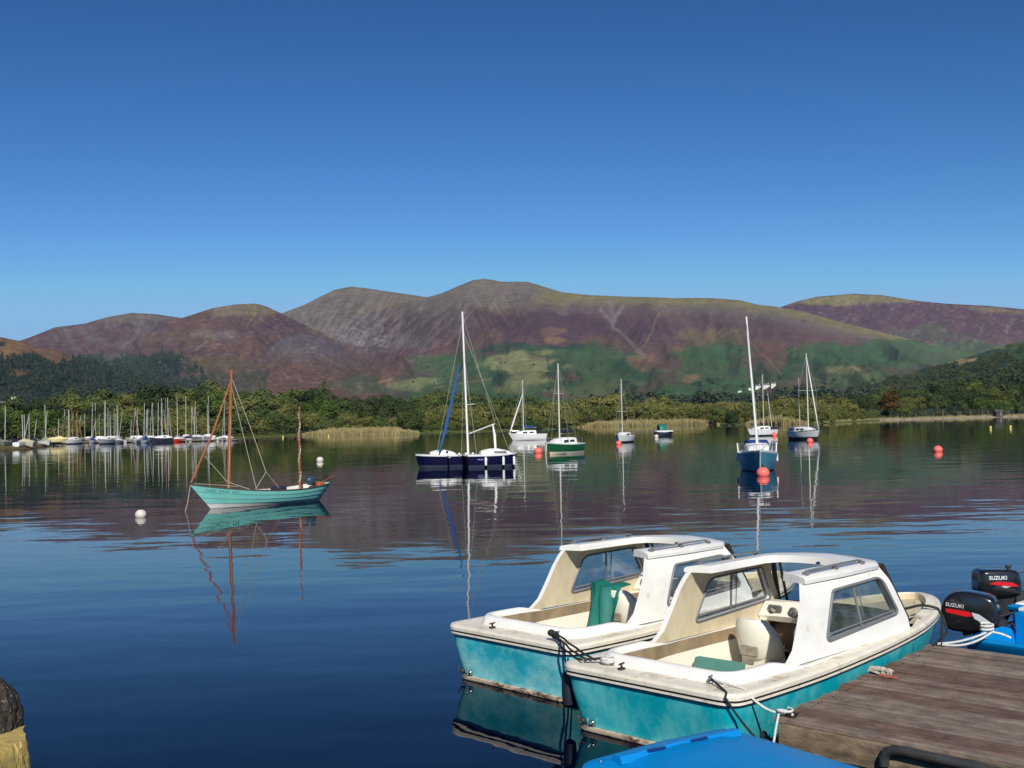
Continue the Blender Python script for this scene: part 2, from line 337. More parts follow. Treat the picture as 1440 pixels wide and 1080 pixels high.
g = grid_mesh('ground', np.stack([X, Y, Z], -1), C, attr_mat('ground_cover', .3, .3, .3, fine=1.5)); tag(g, kind='structure')

# ================================================================== HILLS
def S(r, g_, b_, k=1.0): return np.array(srgb(r, g_, b_))*k
HK = 0.84
PURP = S(99, 75, 76, HK); PURP2 = S(88, 62, 72, HK); GREYB = S(118, 108, 96, HK); OLIVE = S(128, 118, 76, HK); GRN = S(68, 98, 60, HK); DGRN = S(44, 76, 52, HK)
FIELD = S(134, 138, 92, HK); TAN = S(140, 112, 84, HK); REDB = S(106, 82, 70, HK); SCREE = S(140, 132, 130, HK); FOR = S(30, 48, 40, HK); GREYP = S(100, 88, 92, HK); STRAW = S(165, 140, 98, HK)
HILLS = dict(
 far=dict(R0=5600, Rc=7800, z0=10, e=1.4, sp=40, crest=[(1040, 600), (1075, 445), (1100, 431), (1120, 424), (1150, 417), (1200, 413), (1240, 415), (1290, 423), (1330, 427), (1390, 430), (1440, 435), (1600, 450), (1900, 500)]),
 main=dict(R0=2300, Rc=6200, z0=12, e=1.25, sp=75, crest=[(340, 600), (370, 470), (395, 441), (430, 428), (455, 415), (472, 407), (495, 403), (520, 406), (560, 412), (600, 418), (622, 412), (645, 402), (665, 394), (682, 392), (705, 396), (742, 396), (765, 403), (790, 411), (830, 415), (880, 417), (950, 419), (1000, 419), (1040, 422), (1065, 428), (1090, 431), (1130, 438), (1180, 452), (1260, 472), (1340, 490), (1400, 503), (1500, 540), (1600, 600)]),
 left_far=dict(R0=2600, Rc=5600, z0=10, e=1.2, sp=55, crest=[(-300, 560), (-120, 505), (0, 488), (40, 475), (78, 460), (120, 455), (150, 446), (185, 440), (220, 442), (255, 447), (300, 470), (350, 500), (420, 600)]),
 dome=dict(R0=2300, Rc=4900, z0=10, e=1.2, sp=45, crest=[(120, 600), (190, 480), (230, 453), (260, 446), (300, 433), (330, 428), (360, 427), (375, 431), (400, 443), (430, 458), (470, 478), (510, 505), (560, 560), (600, 600)]),
 knoll=dict(R0=2200, Rc=3900, z0=10, e=1.0, sp=14, crest=[(300, 600), (350, 515), (380, 486), (405, 472), (428, 468), (455, 474), (480, 488), (520, 515), (560, 560), (600, 600)]),
 left_near=dict(R0=1300, Rc=3000, z0=6, e=1.0, sp=30, crest=[(-400, 430), (-200, 455), (-60, 468), (0, 474), (15, 477), (30, 480), (50, 488), (75, 492), (90, 497), (108, 508), (150, 520), (200, 530), (260, 550), (330, 600)]),
 right_near=dict(R0=1100, Rc=2700, z0=6, e=1.1, sp=24, crest=[(1120, 600), (1180, 556), (1240, 536), (1300, 518), (1340, 508), (1385, 495), (1420, 484), (1450, 478), (1520, 465), (1700, 440), (2000, 430)]),
)
for k, h in HILLS.items():
    ae = [azel(x, y) for x, y in h['crest']]; h['a'] = np.array([a for a, e in ae]); h['el'] = np.array([e for a, e in ae])
def hill_z(k, a, t):
    h = HILLS[k]; el = np.interp(a, h['a'], h['el']); Hc = CAM_H+h['Rc']*el
    prof = .35*t+.65*t**(1+h['e'])
    u = np.clip(t, 0, 1); env = np.clip(4*u*(1-u), 0, 1)*np.clip((Hc-20)/150, 0, 1)
    w = (fbm(a*9, u*1.2, 2, 71)-.5)*1.2
    rg = 1-np.abs(2*fbm(a*15+.9*u+w+h['Rc'], u*1.1, 3, 11)-1)*2.0
    rg2 = 1-np.abs(2*fbm(a*42-1.4*u+2*w+h['Rc'], u*3.0, 3, 31)-1)*2.0
    z = h['z0']+(Hc-h['z0'])*prof+env*h['sp']*(1.15*(rg-.35)+.22*(rg2-.3))+(fbm(a*70, u*8, 4, 3)-.5)*h['sp']*.3*np.clip(env+.12, 0, 1)
    back = np.clip((t-1)/.25, 0, 1); return np.where(t > 1, Hc*(1-.55*back)-2+(2 if False else 0), z)
def hill_pos(k, a, t):
    h = HILLS[k]; r = h['R0']+(h['Rc']-h['R0'])*t; return np.stack([r*np.sin(a), r*np.cos(a), hill_z(k, a, t)], -1)
def blend(C, X, Y, x, y, rx, ry, col, s=1., rot=0., seed=0, hard=.5):
    wx = X+(fbm(X/22, Y/11, 5, 40+seed)-.5)*(rx*.9+6); wy = Y+(fbm(X/22, Y/11, 5, 60+seed)-.5)*(ry*1.3+5)
    c, s_ = math.cos(rot), math.sin(rot); dx = (wx-x)*c+(wy-y)*s_; dy = -(wx-x)*s_+(wy-y)*c
    d = np.sqrt((dx/rx)**2+(dy/ry)**2); w_ = np.clip((1.15-d)/hard, 0, 1); w_ = w_*w_*(3-2*w_)*s
    return C*(1-w_[..., None])+col*w_[..., None]
def lin(C, X, Y, pts, wd, col, s=.8):
    best = np.full(X.shape, 1e9)
    jx = (vnoise(X/9, Y/9, 5)-.5)*4
    for (x0, y0), (x1, y1) in zip(pts, pts[1:]):
        L2 = (x1-x0)**2+(y1-y0)**2; t = np.clip(((X-x0)*(x1-x0)+(Y-y0)*(y1-y0))/L2, 0, 1)
        best = np.minimum(best, np.hypot(X+jx-(x0+t*(x1-x0)), Y-(y0+t*(y1-y0))))
    w_ = np.clip(1.6-best/wd, 0, 1)*s; return C*(1-w_[..., None])+col*w_[..., None]
def paint(k, X, Y, u):
    n1 = fbm(X/60, Y/22, 4, 1)[..., None]; n2 = fbm(X/14, Y/9, 4, 2)[..., None]; n3 = fbm((X+Y*.6)/7, (Y-X*.2)/16, 3, 4)[..., None]
    def mix(a, b, w_): w_ = np.clip(w_, 0, 1); return a*(1-w_)+b*w_
    if k == 'main':
        C = mix(PURP, REDB, (n1-.45)*5)*np.ones(X.shape+(1,))
        cy = np.interp(X, [p[0] for p in HILLS[k]['crest']], [p[1] for p in HILLS[k]['crest']])[..., None]; d = Y[..., None]-cy
        C = mix(C, GREYB, 1.15-(d+(n2-.5)*30)/46*np.where(X[..., None] < 800, 1, 1.6)); C = mix(C, OLIVE, (1.3-(d+(n2-.5)*10)/12)*np.clip((X[..., None]-740)/60, 0, 1))
        C = mix(C, mix(GRN, REDB*.9, (n1-.5)*4), (Y[..., None]-505+(n1-.5)*50)/26*np.clip((X[..., None]-540)/80, 0, 1))
        for a in ((470, 440, 85, 30, GREYB, .9), (520, 470, 60, 24, GREYP, .7), (498, 472, 40, 14, SCREE, .45), (650, 415, 60, 16, GREYB, .8), (770, 458, 120, 22, PURP2, .9), (560, 500, 40, 22, PURP, .8), (700, 425, 70, 10, GREYB, .7),
                  (640, 512, 60, 20, GRN, .95), (760, 492, 90, 10, DGRN, .95), (840, 505, 70, 18, GRN, .9), (860, 530, 60, 16, GRN, .8), (890, 520, 40, 14, DGRN, .7), (735, 512, 60, 20, FIELD, .95), (745, 540, 60, 12, FIELD, .85), (800, 545, 60, 10, GRN, .9), (650, 540, 40, 9, GRN, .8), (520, 548, 30, 7, GRN, .6), (1140, 505, 60, 14, GRN, .8), (1240, 505, 60, 16, GRN, .9), (1190, 535, 60, 10, mix(GRN, FIELD, .4), .7), (700, 530, 14, 16, DGRN, .8), (785, 520, 16, 18, DGRN, .8),
                  (596, 536, 30, 7, FIELD, .95), (570, 545, 26, 6, FIELD, .7), (1000, 500, 66, 16, GRN, 1.), (1010, 520, 60, 12, GRN, .8), (1060, 500, 40, 16, PURP, .5), (1180, 500, 80, 16, GRN, .95), (1260, 488, 80, 12, GRN, .9), (1180, 520, 34, 6, FIELD, .8), (1120, 520, 60, 14, DGRN, .7), (1330, 500, 60, 14, GRN, .8),
                  (980, 465, 80, 22, PURP, .8), (1080, 470, 70, 20, PURP, .75), (1090, 500, 20, 26, REDB, .7), (925, 505, 34, 20, REDB, .6), (900, 460, 40, 30, PURP2, .6), (780, 477, 20, 6, TAN, .8), (790, 418, 36, 10, OLIVE, .8), (970, 488, 34, 8, TAN, .4), (970, 530, 12, 6, TAN, .7), (1385, 487, 22, 3, FIELD, .9), (430, 500, 60, 22, GREYP, .5)):
            C = blend(C, X, Y, a[0], a[1], a[2], a[3], a[4], a[5], seed=a[0] % 13)
        for a in ((905, 508, 26, 12, TAN, .5), (850, 548, 50, 14, mix(GRN, OLIVE, .4), .7), (1005, 475, 50, 14, OLIVE, .45), (1012, 492, 60, 12, GRN, .9), (560, 482, 60, 12, SCREE*.8, .35), (600, 455, 80, 20, GREYP, .5), (420, 545, 90, 14, mix(REDB, TAN, .4), .7), (780, 468, 18, 6, TAN, .5)):
            C = blend(C, X, Y, a[0], a[1], a[2], a[3], a[4], a[5], seed=a[0] % 11)
        # crags and scree: speckle and downhill streaks on the steep upper faces
        def zone(x, y, rx, ry): return np.clip(1.3-np.sqrt(((X-x)/rx)**2+((Y-y)/ry)**2), 0, 1)[..., None]
        st = fbm((X-.5*(Y-440))/3.0, Y/14, 3, 91)[..., None]; st2 = fbm((X+.7*(Y-440))/3.2, Y/13, 3, 93)[..., None]; spk = fbm(X/3.2, Y/2.2, 3, 95)[..., None]
        C = C*(1+zone(560, 460, 150, 42)*(np.clip(st2-.36, 0, 1)*3-.55)*.75); C = C*(1+zone(690, 440, 60, 30)*(np.clip(st-.36, 0, 1)*3-.5)*.6)
        C = mix(C, SCREE*1.15, zone(520, 474, 60, 24)*np.clip((spk-.56)*7, 0, .8)); C = mix(C, SCREE, zone(440, 450, 60, 14)*np.clip((st-.55)*5, 0, .5))
        C = C*(1+zone(930, 465, 120, 34)*((st-.5)*.9)); C = mix(C, TAN, zone(560, 510, 60, 20)*np.clip((spk-.60)*6, 0, .6))
        for p_, w_, c_, s_ in (([(843, 432), (852, 445), (866, 462), (885, 480), (905, 500)], 2.0, SCREE, .5), ([(876, 430), (866, 445), (862, 462)], 2.2, SCREE, .5), ([(858, 424), (862, 450)], 3.5, SCREE, .35), ([(926, 440), (918, 465), (904, 488)], 1.2, STRAW, .4), ([(1050, 478), (1075, 500), (1098, 525)], 1.3, TAN, .55),
                               ([(700, 500), (680, 512), (650, 525), (630, 538)], 1.2, FIELD, .6), ([(507, 548), (530, 538), (560, 533)], 1.3, STRAW, .7), ([(620, 480), (590, 500), (560, 520)], 1.2, TAN, .35), ([(690, 405), (655, 450), (640, 470)], 1.4, SCREE, .25), ([(540, 430), (600, 418)], 1.5, TAN, .5), ([(700, 515), (705, 540)], 1., DGRN, .8), ([(670, 524), (780, 524)], .8, DGRN, .6), ([(770, 500), (775, 545)], 1., DGRN, .7),
                               ([(1105, 432), (1180, 450), (1260, 471), (1360, 491)], 1.2, OLIVE, .6), ([(610, 545), (690, 533)], .9, STRAW, .4)):
            C = lin(C, X, Y, p_, w_, c_, s_)
    elif k == 'far':
        C = mix(PURP2, REDB, (Y[..., None]-468+(n1-.5)*40)/40)*np.ones(X.shape+(1,))
        C = blend(C, X, Y, 1170, 421, 90, 7, OLIVE, .95, .0, 3); C = blend(C, X, Y, 1240, 419, 60, 6, OLIVE, .8, .1, 4); C = blend(C, X, Y, 1400, 436, 60, 4, OLIVE, .5, .1, 5)
        C = blend(C, X, Y, 1380, 495, 90, 16, GRN, .7, 0, 6); C = blend(C, X, Y, 1300, 470, 60, 14, mix(GRN, PURP, .4), .6, 0, 7); C = lin(C, X, Y, [(1310, 432), (1340, 445), (1430, 449)], 1, TAN, .4)
    elif k == 'left_far':
        C = mix(PURP, GREYP, (n2-.45)*3)*np.ones(X.shape+(1,)); C = blend(C, X, Y, 190, 447, 60, 8, GREYB, .7, 0, 1); C = blend(C, X, Y, 210, 462, 34, 14, GREYP, .7, 0, 2)
        C = blend(C, X, Y, 180, 512, 150, 12, DGRN, .9, .05, 3); C = blend(C, X, Y, 170, 535, 140, 18, FOR, 1, 0, 4)
        C = lin(C, X, Y, [(200, 450), (190, 475), (170, 490)], 2, SCREE, .3); C = lin(C, X, Y, [(222, 450), (200, 480)], 1.5, SCREE, .3)
    elif k == 'dome':
        C = mix(PURP, REDB, (n2-.4)*4)*np.ones(X.shape+(1,)); C = blend(C, X, Y, 330, 436, 60, 10, mix(OLIVE, GREYB, .5), .8, 0, 1); C = blend(C, X, Y, 400, 450, 40, 14, PURP2, .8, 0, 2)
        C = blend(C, X, Y, 300, 470, 30, 10, SCREE, .3, 0, 3); C = blend(C, X, Y, 225, 515, 60, 18, FOR, 1, 0, 4); C = blend(C, X, Y, 320, 515, 70, 16, mix(OLIVE, REDB, .5)*.8, .7, 0, 5); C = blend(C, X, Y, 330, 540, 110, 18, mix(DGRN, REDB, .4), .8, 0, 6)
        C = lin(C, X, Y, [(358, 430), (360, 440), (352, 452), (345, 460)], .9, STRAW, .6); C = lin(C, X, Y, [(275, 492), (290, 480)], 1.6, SCREE, .5); C = lin(C, X, Y, [(318, 468), (335, 480)], 1.3, SCREE, .4)
    elif k == 'knoll':
        C = mix(GREYP, REDB, (Y[..., None]-490+(n1-.5)*24)/30)*np.ones(X.shape+(1,)); C = blend(C, X, Y, 520, 540, 60, 14, mix(GRN, REDB, .3), .8, 0, 6)
    elif k == 'left_near':
        C = mix(S(128, 100, 72, HK), FOR, (Y[..., None]-490+(n1-.5)*46)/12)*np.ones(X.shape+(1,)); C = blend(C, X, Y, 75, 502, 36, 10, S(128, 100, 72, HK), .9, .2, 1); C = blend(C, X, Y, 26, 523, 16, 4, S(128, 100, 72, HK), .7, 0, 2); C = blend(C, X, Y, 20, 488, 30, 8, S(138, 108, 76, HK), .9, 0, 3)
    else:
        C = mix(mix(GRN*.9, OLIVE*.7, (n1-.45)*3), FOR, (n2-.42)*4)*np.ones(X.shape+(1,))
        for a in ((1348, 508, 24, 5, STRAW, 1, -.25), (1310, 512, 14, 3, TAN, .8, -.2), (1430, 480, 30, 3, STRAW, .8, -.1), (1390, 487, 26, 3, FIELD, .9, 0), (1240, 548, 50, 3, FIELD, .7, -.1), (1420, 505, 50, 12, GRN*.8, .6, 0)): C = blend(C, X, Y, a[0], a[1], a[2], a[3], a[4], a[5], a[6], 3)
    if k in ('dome', 'left_far', 'knoll', 'far'):
        st = fbm((X-.6*(Y-440))/4.0, Y/12, 3, 97)[..., None]; spk = fbm(X/4., Y/2.5, 3, 98)[..., None]; C = C*(1+(st-.5)*.5); C = mix(C, SCREE*.9, np.clip((spk-.66)*6, 0, .45))
    C = C*(.78+.44*n2)*(.8+.4*n3)
    return np.clip(C, .004, .6)
for k, h in HILLS.items():
    pxs = [p[0] for p in h['crest']]; a0, a1 = h['a'][0], h['a'][-1]; nc = int(min(1100, (pxs[-1]-pxs[0])/1.7)); a = np.linspace(a0, a1, nc)
    t = np.concatenate([np.linspace(0, 1, 110), np.linspace(1.02, 1.25, 6)]); Ag, Tg = np.meshgrid(a, t); P = hill_pos(k, Ag, Tg); px_, py_ = to_px(P.reshape(-1, 3))
    C = paint(k, px_.reshape(Ag.shape), py_.reshape(Ag.shape), Tg)
    o = grid_mesh('hill', P, C, attr_mat('fell_side', 26, .40, .010, fine=.02)); tag(o, kind='structure')

def hill_hit(k, x, y):
    a, e = azel(x, y); ts = np.linspace(0, 1, 400); P = hill_pos(k, np.full(400, a), ts); r = np.hypot(P[:, 0], P[:, 1]); el = (P[:, 2]-CAM_H)/r; i = int(np.argmax(el >= e)); return Vector(P[i]), float(r[i])

# ================================================================== TREES
def crown_mesh(name, seed, kind, n=900, leaf=.05):
    """unit-height crown: many small leaf clumps spread through several uneven lobes"""
    r = np.random.RandomState(seed); P = []; T = []
    if kind == 'round':
        lob = [(r.uniform(-.22, .22), r.uniform(-.22, .22), r.uniform(.38, .82), r.uniform(.13, .24)) for _ in range(11)]+[(0, 0, .6, .26), (0, 0, .42, .28)]
    elif kind == 'tall':
        lob = [(r.uniform(-.13, .13), r.uniform(-.13, .13), r.uniform(.3, .88), r.uniform(.09, .17)) for _ in range(12)]+[(0, 0, .55, .2), (0, 0, .35, .2)]
    elif kind == 'bush':
        lob = [(r.uniform(-.55, .55), r.uniform(-.4, .4), r.uniform(.2, .72), r.uniform(.13, .34)) for _ in range(16)]+[(0, 0, .35, .5), (.3, 0, .2, .35), (-.35, 0, .2, .35)]
    else:
        lob = [(r.uniform(-.03, .03), r.uniform(-.03, .03), z, .2*(1-z)+.02) for z in np.linspace(.12, .96, 12)]
    lob = np.array(lob); wts = lob[:, 3]**2; wts /= wts.sum(); tint_l = r.uniform(0, 1, len(lob))
    V = []; F = []; tint = []
    for i in range(n):
        k = r.choice(len(lob), p=wts); d = r.normal(size=3); d /= np.linalg.norm(d)
        if d[2] < -.35: d[2] *= -.6
        rad = lob[k, 3]*r.uniform(.78, 1.06); p = lob[k, :3]+d*rad*np.array([1, 1, .85]); p[2] = max(p[2], .015)
        nrm = d+r.normal(size=3)*.33; nrm /= np.linalg.norm(nrm); u = np.cross(nrm, r.normal(size=3)); u /= np.linalg.norm(u); w_ = np.cross(nrm, u)
        s_ = leaf*r.uniform(.6, 1.3); b = len(V)
        q = [p+u*s_, p+w_*s_*.7+nrm*s_*.25, p-u*s_, p-w_*s_*.8]
        V += [tuple(x) for x in q]; F.append((b, b+1, b+2, b+3)); tint.append(min(1, max(0, .65*tint_l[k]+.35*r.uniform())))
    me = bpy.data.meshes.new(name); me.from_pydata(V, [], F); a_ = me.attributes.new('tint', 'FLOAT', 'FACE'); a_.data.foreach_set('value', tint); me.update()
    return me
def trunk_mesh(name, seed, h=.5, r0=.022):
    r = random.Random(seed); m = MB(); path = [(0, 0, -.03), (r.uniform(-.01, .01), 0, h*.4), (r.uniform(-.03, .03), r.uniform(-.02, .02), h), (r.uniform(-.05, .05), 0, h*1.5)]
    m.tube(path, [r0*1.4, r0, r0*.8, r0*.3], 6)
    for k in range(4):
        a = r.uniform(0, 6.28); z = h*r.uniform(.6, 1.1); m.tube([(0, 0, z), (math.cos(a)*.12, math.sin(a)*.12, z+.13), (math.cos(a)*.2, math.sin(a)*.2, z+.27)], [r0*.6, r0*.4, r0*.15], 5)
    return m.mesh(name, [BARK], 60)
BARK = mat('tree_bark', (.09, .07, .05), .9, .3, 8)
F_DARK = foliage_mat('dark_green_foliage', (.017, .036, .012), (.042, .066, .022), (.090, .112, .034))
F_MID = foliage_mat('mid_green_foliage', (.034, .060, .016), (.080, .112, .032), (.145, .165, .048))
F_OLIVE = foliage_mat('golden_olive_foliage', (.070, .088, .020), (.14, .15, .040), (.22, .205, .065))
F_BRIGHT = foliage_mat('bright_green_foliage', (.035, .07, .012), (.07, .12, .022), (.12, .17, .04))
F_RUST = foliage_mat('rusty_foliage', (.06, .04, .012), (.12, .07, .02), (.17, .10, .035))
F_BLUE = foliage_mat('distant_conifer_foliage', (.020, .036, .026), (.034, .056, .038), (.055, .082, .05))
CROWN = {k: [crown_mesh('crown', 10*i+j, k, nn, lf) for j in range(4)] for i, (k, nn, lf) in enumerate((('round', 3000, .026), ('tall', 2600, .023), ('bush', 3400, .034), ('conifer', 1200, .027)))}
TRUNK = [trunk_mesh('trunk', j) for j in range(3)]+[trunk_mesh('trunk', 9, .2, .02)]
def tree(x, dist, top_y, kind, fm, label, group, name='broadleaf_tree', cat='tree', base=None, wide=1., var=.12):
    a = azel(x, 600)[0]; r = dist; z0 = float(ground_z(a, r)); el = azel(x, top_y)[1]; h = (CAM_H+r*el-z0)*(1+rnd.uniform(-var, var))
    h = max(h, 1.5); p = polar(a, r, z0-.05)
    if kind == 'bush': h /= .93
    t = thing(name, label, cat, p, rnd.uniform(0, 6.28), group); t.scale = (h*wide, h*wide, h)
    c = link('crown', rnd.choice(CROWN[kind]), t); 
    if not c.data.materials: c.data.materials.append(fm)
    c.material_slots[0].link = 'OBJECT'; c.material_slots[0].material = fm
    link('trunk', TRUNK[3] if kind in ('bush', 'conifer') else rnd.choice(TRUNK[:3]), t)
    return t
def prof(pts, x): return float(np.interp(x, [p[0] for p in pts], [p[1] for p in pts]))
def sd(x): return float(shore_d(azel(x, 600)[0]))
# left woodland behind the marina
TOPL = [(-120, 580), (0, 566), (30, 556), (60, 548), (100, 547), (150, 541), (190, 536), (230, 534), (300, 538), (340, 547), (400, 542), (430, 538), (455, 540), (480, 551), (560, 553), (620, 546), (680, 550), (720, 552), (760, 556)]
x = -90
while x < 480:
    tree(x, sd(x)+rnd.uniform(70, 105), prof(TOPL, x)+rnd.uniform(-1, 5), rnd.choice(['round', 'tall', 'round']), rnd.choice([F_DARK, F_DARK, F_MID, F_DARK, F_OLIVE]), 'dark green tree in the wood behind the marina masts and orange spars', 'trees of the dark left wood', wide=rnd.uniform(.85, 1.15)); x += rnd.uniform(11, 17)
x = -90
while x < 470:
    tree(x, sd(x)+rnd.uniform(35, 60), prof(TOPL, x)+rnd.uniform(12, 22), 'round', rnd.choice([F_DARK, F_MID, F_MID, F_OLIVE, F_BRIGHT]), 'mid green tree standing in front of the dark left wood', 'trees in front of the dark left wood', wide=rnd.uniform(.95, 1.3)); x += rnd.uniform(16, 24)
x = -60
while x < 590:
    tree(x, sd(x)+rnd.uniform(10, 26)+(45 if x < 82 else 0), 585+rnd.uniform(-5, 5)+(8 if x < 60 else 0)-(x > 330)*4, 'bush', rnd.choice([F_MID, F_OLIVE, F_MID]), 'low green bush along the left shore behind moored dinghies or reeds', 'bushes along the left shore', 'shrub', 'bush', wide=rnd.uniform(.8, 1.2)); x += rnd.uniform(15, 23)
x = 485
while x < 770:
    tree(x, sd(x)+rnd.uniform(55, 80), prof(TOPL, x)+rnd.uniform(-2, 5), 'round', rnd.choice([F_DARK, F_MID]), 'green tree rising behind the golden bushes left of the twin-hulled boat mast', 'trees behind the golden bushes', wide=rnd.uniform(.9, 1.2)); x += rnd.uniform(13, 19)
TOPM = [(560, 590), (600, 577), (640, 566), (700, 561), (760, 558), (830, 558), (900, 557), (980, 561), (1020, 566), (1060, 565), (1100, 560), (1150, 556), (1190, 562), (1240, 576), (1260, 590)]
for off, dy, st in ((48, 0, 15), (26, 9, 17), (7, 22, 16)):
    x = 592
    while x < 1238:
        d = sd(x)+off+rnd.uniform(-4, 6); reedy = off == 7 and (815 < x < 1005 or 1052 < x < 1130)
        if not reedy:
            tree(x, d, prof(TOPM, x)+dy+rnd.uniform(-4, 4), 'bush', rnd.choice([F_OLIVE, F_OLIVE, F_MID, F_OLIVE]), 'rounded golden green willow bush on the far middle shore', 'willow bushes on the middle shore', 'willow_bush', 'bush', wide=rnd.uniform(.75, 1.1))
        x += rnd.uniform(st*.8, st*1.25)
tree(1030, sd(1030)+3, 571, 'bush', F_DARK, 'dark green dome shaped bush at the water edge left of the blue boat mast', None, 'willow_bush', 'bush', wide=.8)
tree(1012, sd(1012)+8, 568, 'bush', F_MID, 'small mid green bush beside the dark dome shaped bush on the shore', None, 'willow_bush', 'bush', wide=.7)
# right wood
TOPR = [(1180, 556), (1230, 548), (1260, 541), (1300, 541), (1340, 536), (1380, 531), (1440, 528), (1560, 520)]
for off, dy, st, ks, lab, grp in ((95, 0, 13, (F_DARK, F_DARK, F_MID), 'tall dark tree in the wood along the right skyline of the shore', 'trees of the right wood'), (55, 14, 17, (F_MID, F_DARK, F_OLIVE), 'green tree in the middle rank of the right wood', 'middle trees of the right wood'), (18, 32, 19, (F_MID, F_MID, F_BRIGHT, F_DARK), 'small green tree just behind the pale right beach', 'small trees behind the right beach')):
    x = 1200 if off > 60 else 1245
    while x < 1540:
        tree(x, sd(x)+off+rnd.uniform(-6, 8), prof(TOPR, x)+dy+rnd.uniform(-4, 4), 'round', rnd.choice(ks), lab, grp, wide=rnd.uniform(.9, 1.25)); x += rnd.uniform(st*.8, st*1.2)
tree(1252, sd(1252)+14, 543, 'tall', F_RUST, 'reddish autumn tree with a pale leaning trunk at the left end of the beach', None, wide=1.5, var=0)
tree(1272, sd(1272)+8, 563, 'round', F_MID, 'round bushy green tree between the reddish tree and the beach wood', None, wide=1.3, var=0)
tree(1403, sd(1403)+10, 566, 'round', F_BRIGHT, 'bright lime green young tree behind the beach near the wooden hut', None, wide=1., var=0)
tree(90, sd(90)+95, 551, 'tall', F_RUST, 'rust coloured tree in the left wood above the pale boat covers', None, wide=1.2, var=0)
tree(456, sd(456)+100, 530, 'conifer', F_DARK, 'narrow dark conifer poking above the left wood', None, 'conifer_tree', wide=.9, var=0)

# far woods that read as one mass
def far_wood(name, label, spots, fm, hmin, hmax, conifer, seed):
    r = np.random.RandomState(seed); base = [crown_mesh('tmp', 90+i, 'conifer' if conifer else 'round', 110, .09 if conifer else .085) for i in range(5)]
    vs = []; fs = []; nb = 0; tt = []
    bv = []
    for b in base:
        co = np.zeros(len(b.vertices)*3); b.vertices.foreach_get('co', co); fi = np.zeros(len(b.polygons)*4, int); b.polygons.foreach_get('vertices', fi); bv.append((co.reshape(-1, 3), fi.reshape(-1, 4)))
    for p in spots:
        co, fi = bv[r.randint(5)]; a = r.uniform(0, 6.28); h = r.uniform(hmin, hmax); c, s_ = math.cos(a), math.sin(a); w_ = h*r.uniform(.9, 1.3)
        vs.append(np.stack([(co[:, 0]*c-co[:, 1]*s_)*w_, (co[:, 0]*s_+co[:, 1]*c)*w_, co[:, 2]*h], -1)+p); fs.append(fi+nb); nb += len(co); tt.append(np.clip(np.full(len(fi), r.uniform(0, .8))+r.uniform(0, .2, len(fi)), 0, 1))
    me = bpy.data.meshes.new(name); V = np.concatenate(vs); F = np.concatenate(fs); me.from_pydata(V.tolist(), [], F.tolist())
    a_ = me.attributes.new('tint', 'FLOAT', 'FACE'); a_.data.foreach_set('value', np.concatenate(tt)); me.materials.append(fm); o = link(name, me); tag(o, label, 'woodland', kind='stuff')
    for b in base: bpy.data.meshes.remove(b)
def spots_on_hill(k, n, box_px, seed, dens=None):
    r = np.random.RandomState(seed); h = HILLS[k]; a = r.uniform(h['a'][0], h['a'][-1], n*8); t = r.uniform(0, 1, n*8)**1.0; P = hill_pos(k, a, t); x, y = to_px(P)
    ok = (x > box_px[0]) & (x < box_px[2]) & (y > np.interp(x, *box_px[4])) & (y < box_px[3])
    m = fbm(x/22, y/9, 3, 9+seed) > (dens if dens else 0); return P[ok & m][:n]-[0, 0, 1.0]
far_wood('conifer_forest', 'dark bluish conifer forest covering the lower left hillside', spots_on_hill('left_near', 2600, (-120, 0, 330, 600, ([-120, 0, 30, 90, 110, 150, 200, 260], [500, 505, 505, 512, 508, 520, 530, 549])), 3, .40), F_BLUE, 14, 24, True, 5)
far_wood('conifer_forest', 'conifer plantation on the slope between the left hills', np.concatenate([spots_on_hill('left_far', 1500, (60, 0, 260, 600, ([60, 120, 200, 260], [500, 506, 505, 500])), 4, .42), spots_on_hill('dome', 700, (160, 0, 290, 600, ([160, 230, 262, 290], [512, 500, 503, 530])), 5, .42)]), F_BLUE, 16, 26, True, 6)
far_wood('hillside_wood', 'dark broadleaf wood over the right hand hillside', spots_on_hill('right_near', 1700, (1150, 0, 1600, 600, ([1150, 1240, 1300, 1385, 1440, 1600], [556, 540, 526, 508, 492, 480])), 6, .47), F_DARK, 10, 17, False, 7)
def spots_plain(n, x0, x1, d0, d1, seed, thr=.4):
    r = np.random.RandomState(seed); px_ = r.uniform(x0, x1, n); d = r.uniform(d0, d1, n); a = np.array([azel(q, 600)[0] for q in px_]); ok = fbm(px_/30, d/150, 3, seed) > thr
    a, d = a[ok], d[ok]; return np.stack([d*np.sin(a), d*np.cos(a), ground_z(a, d)-.5], -1)
far_wood('valley_wood', 'bluish dark band of trees in the valley behind the middle shore', np.concatenate([spots_plain(1500, 830, 1300, 1000, 2300, 8, .44), spots_on_hill('main', 300, (850, 0, 1250, 600, ([850, 960, 1100, 1250], [544, 534, 536, 536])), 9, .5)]), F_BLUE, 11, 22, False, 8)
far_wood('valley_wood', 'scattered trees and hedges below the green fields left of the twin-hulled boat', np.concatenate([spots_plain(500, -100, 820, 700, 2200, 10, .5), spots_on_hill('main', 160, (560, 0, 860, 600, ([560, 860], [512, 512])), 11, .6)]), F_DARK, 8, 14, False, 9)

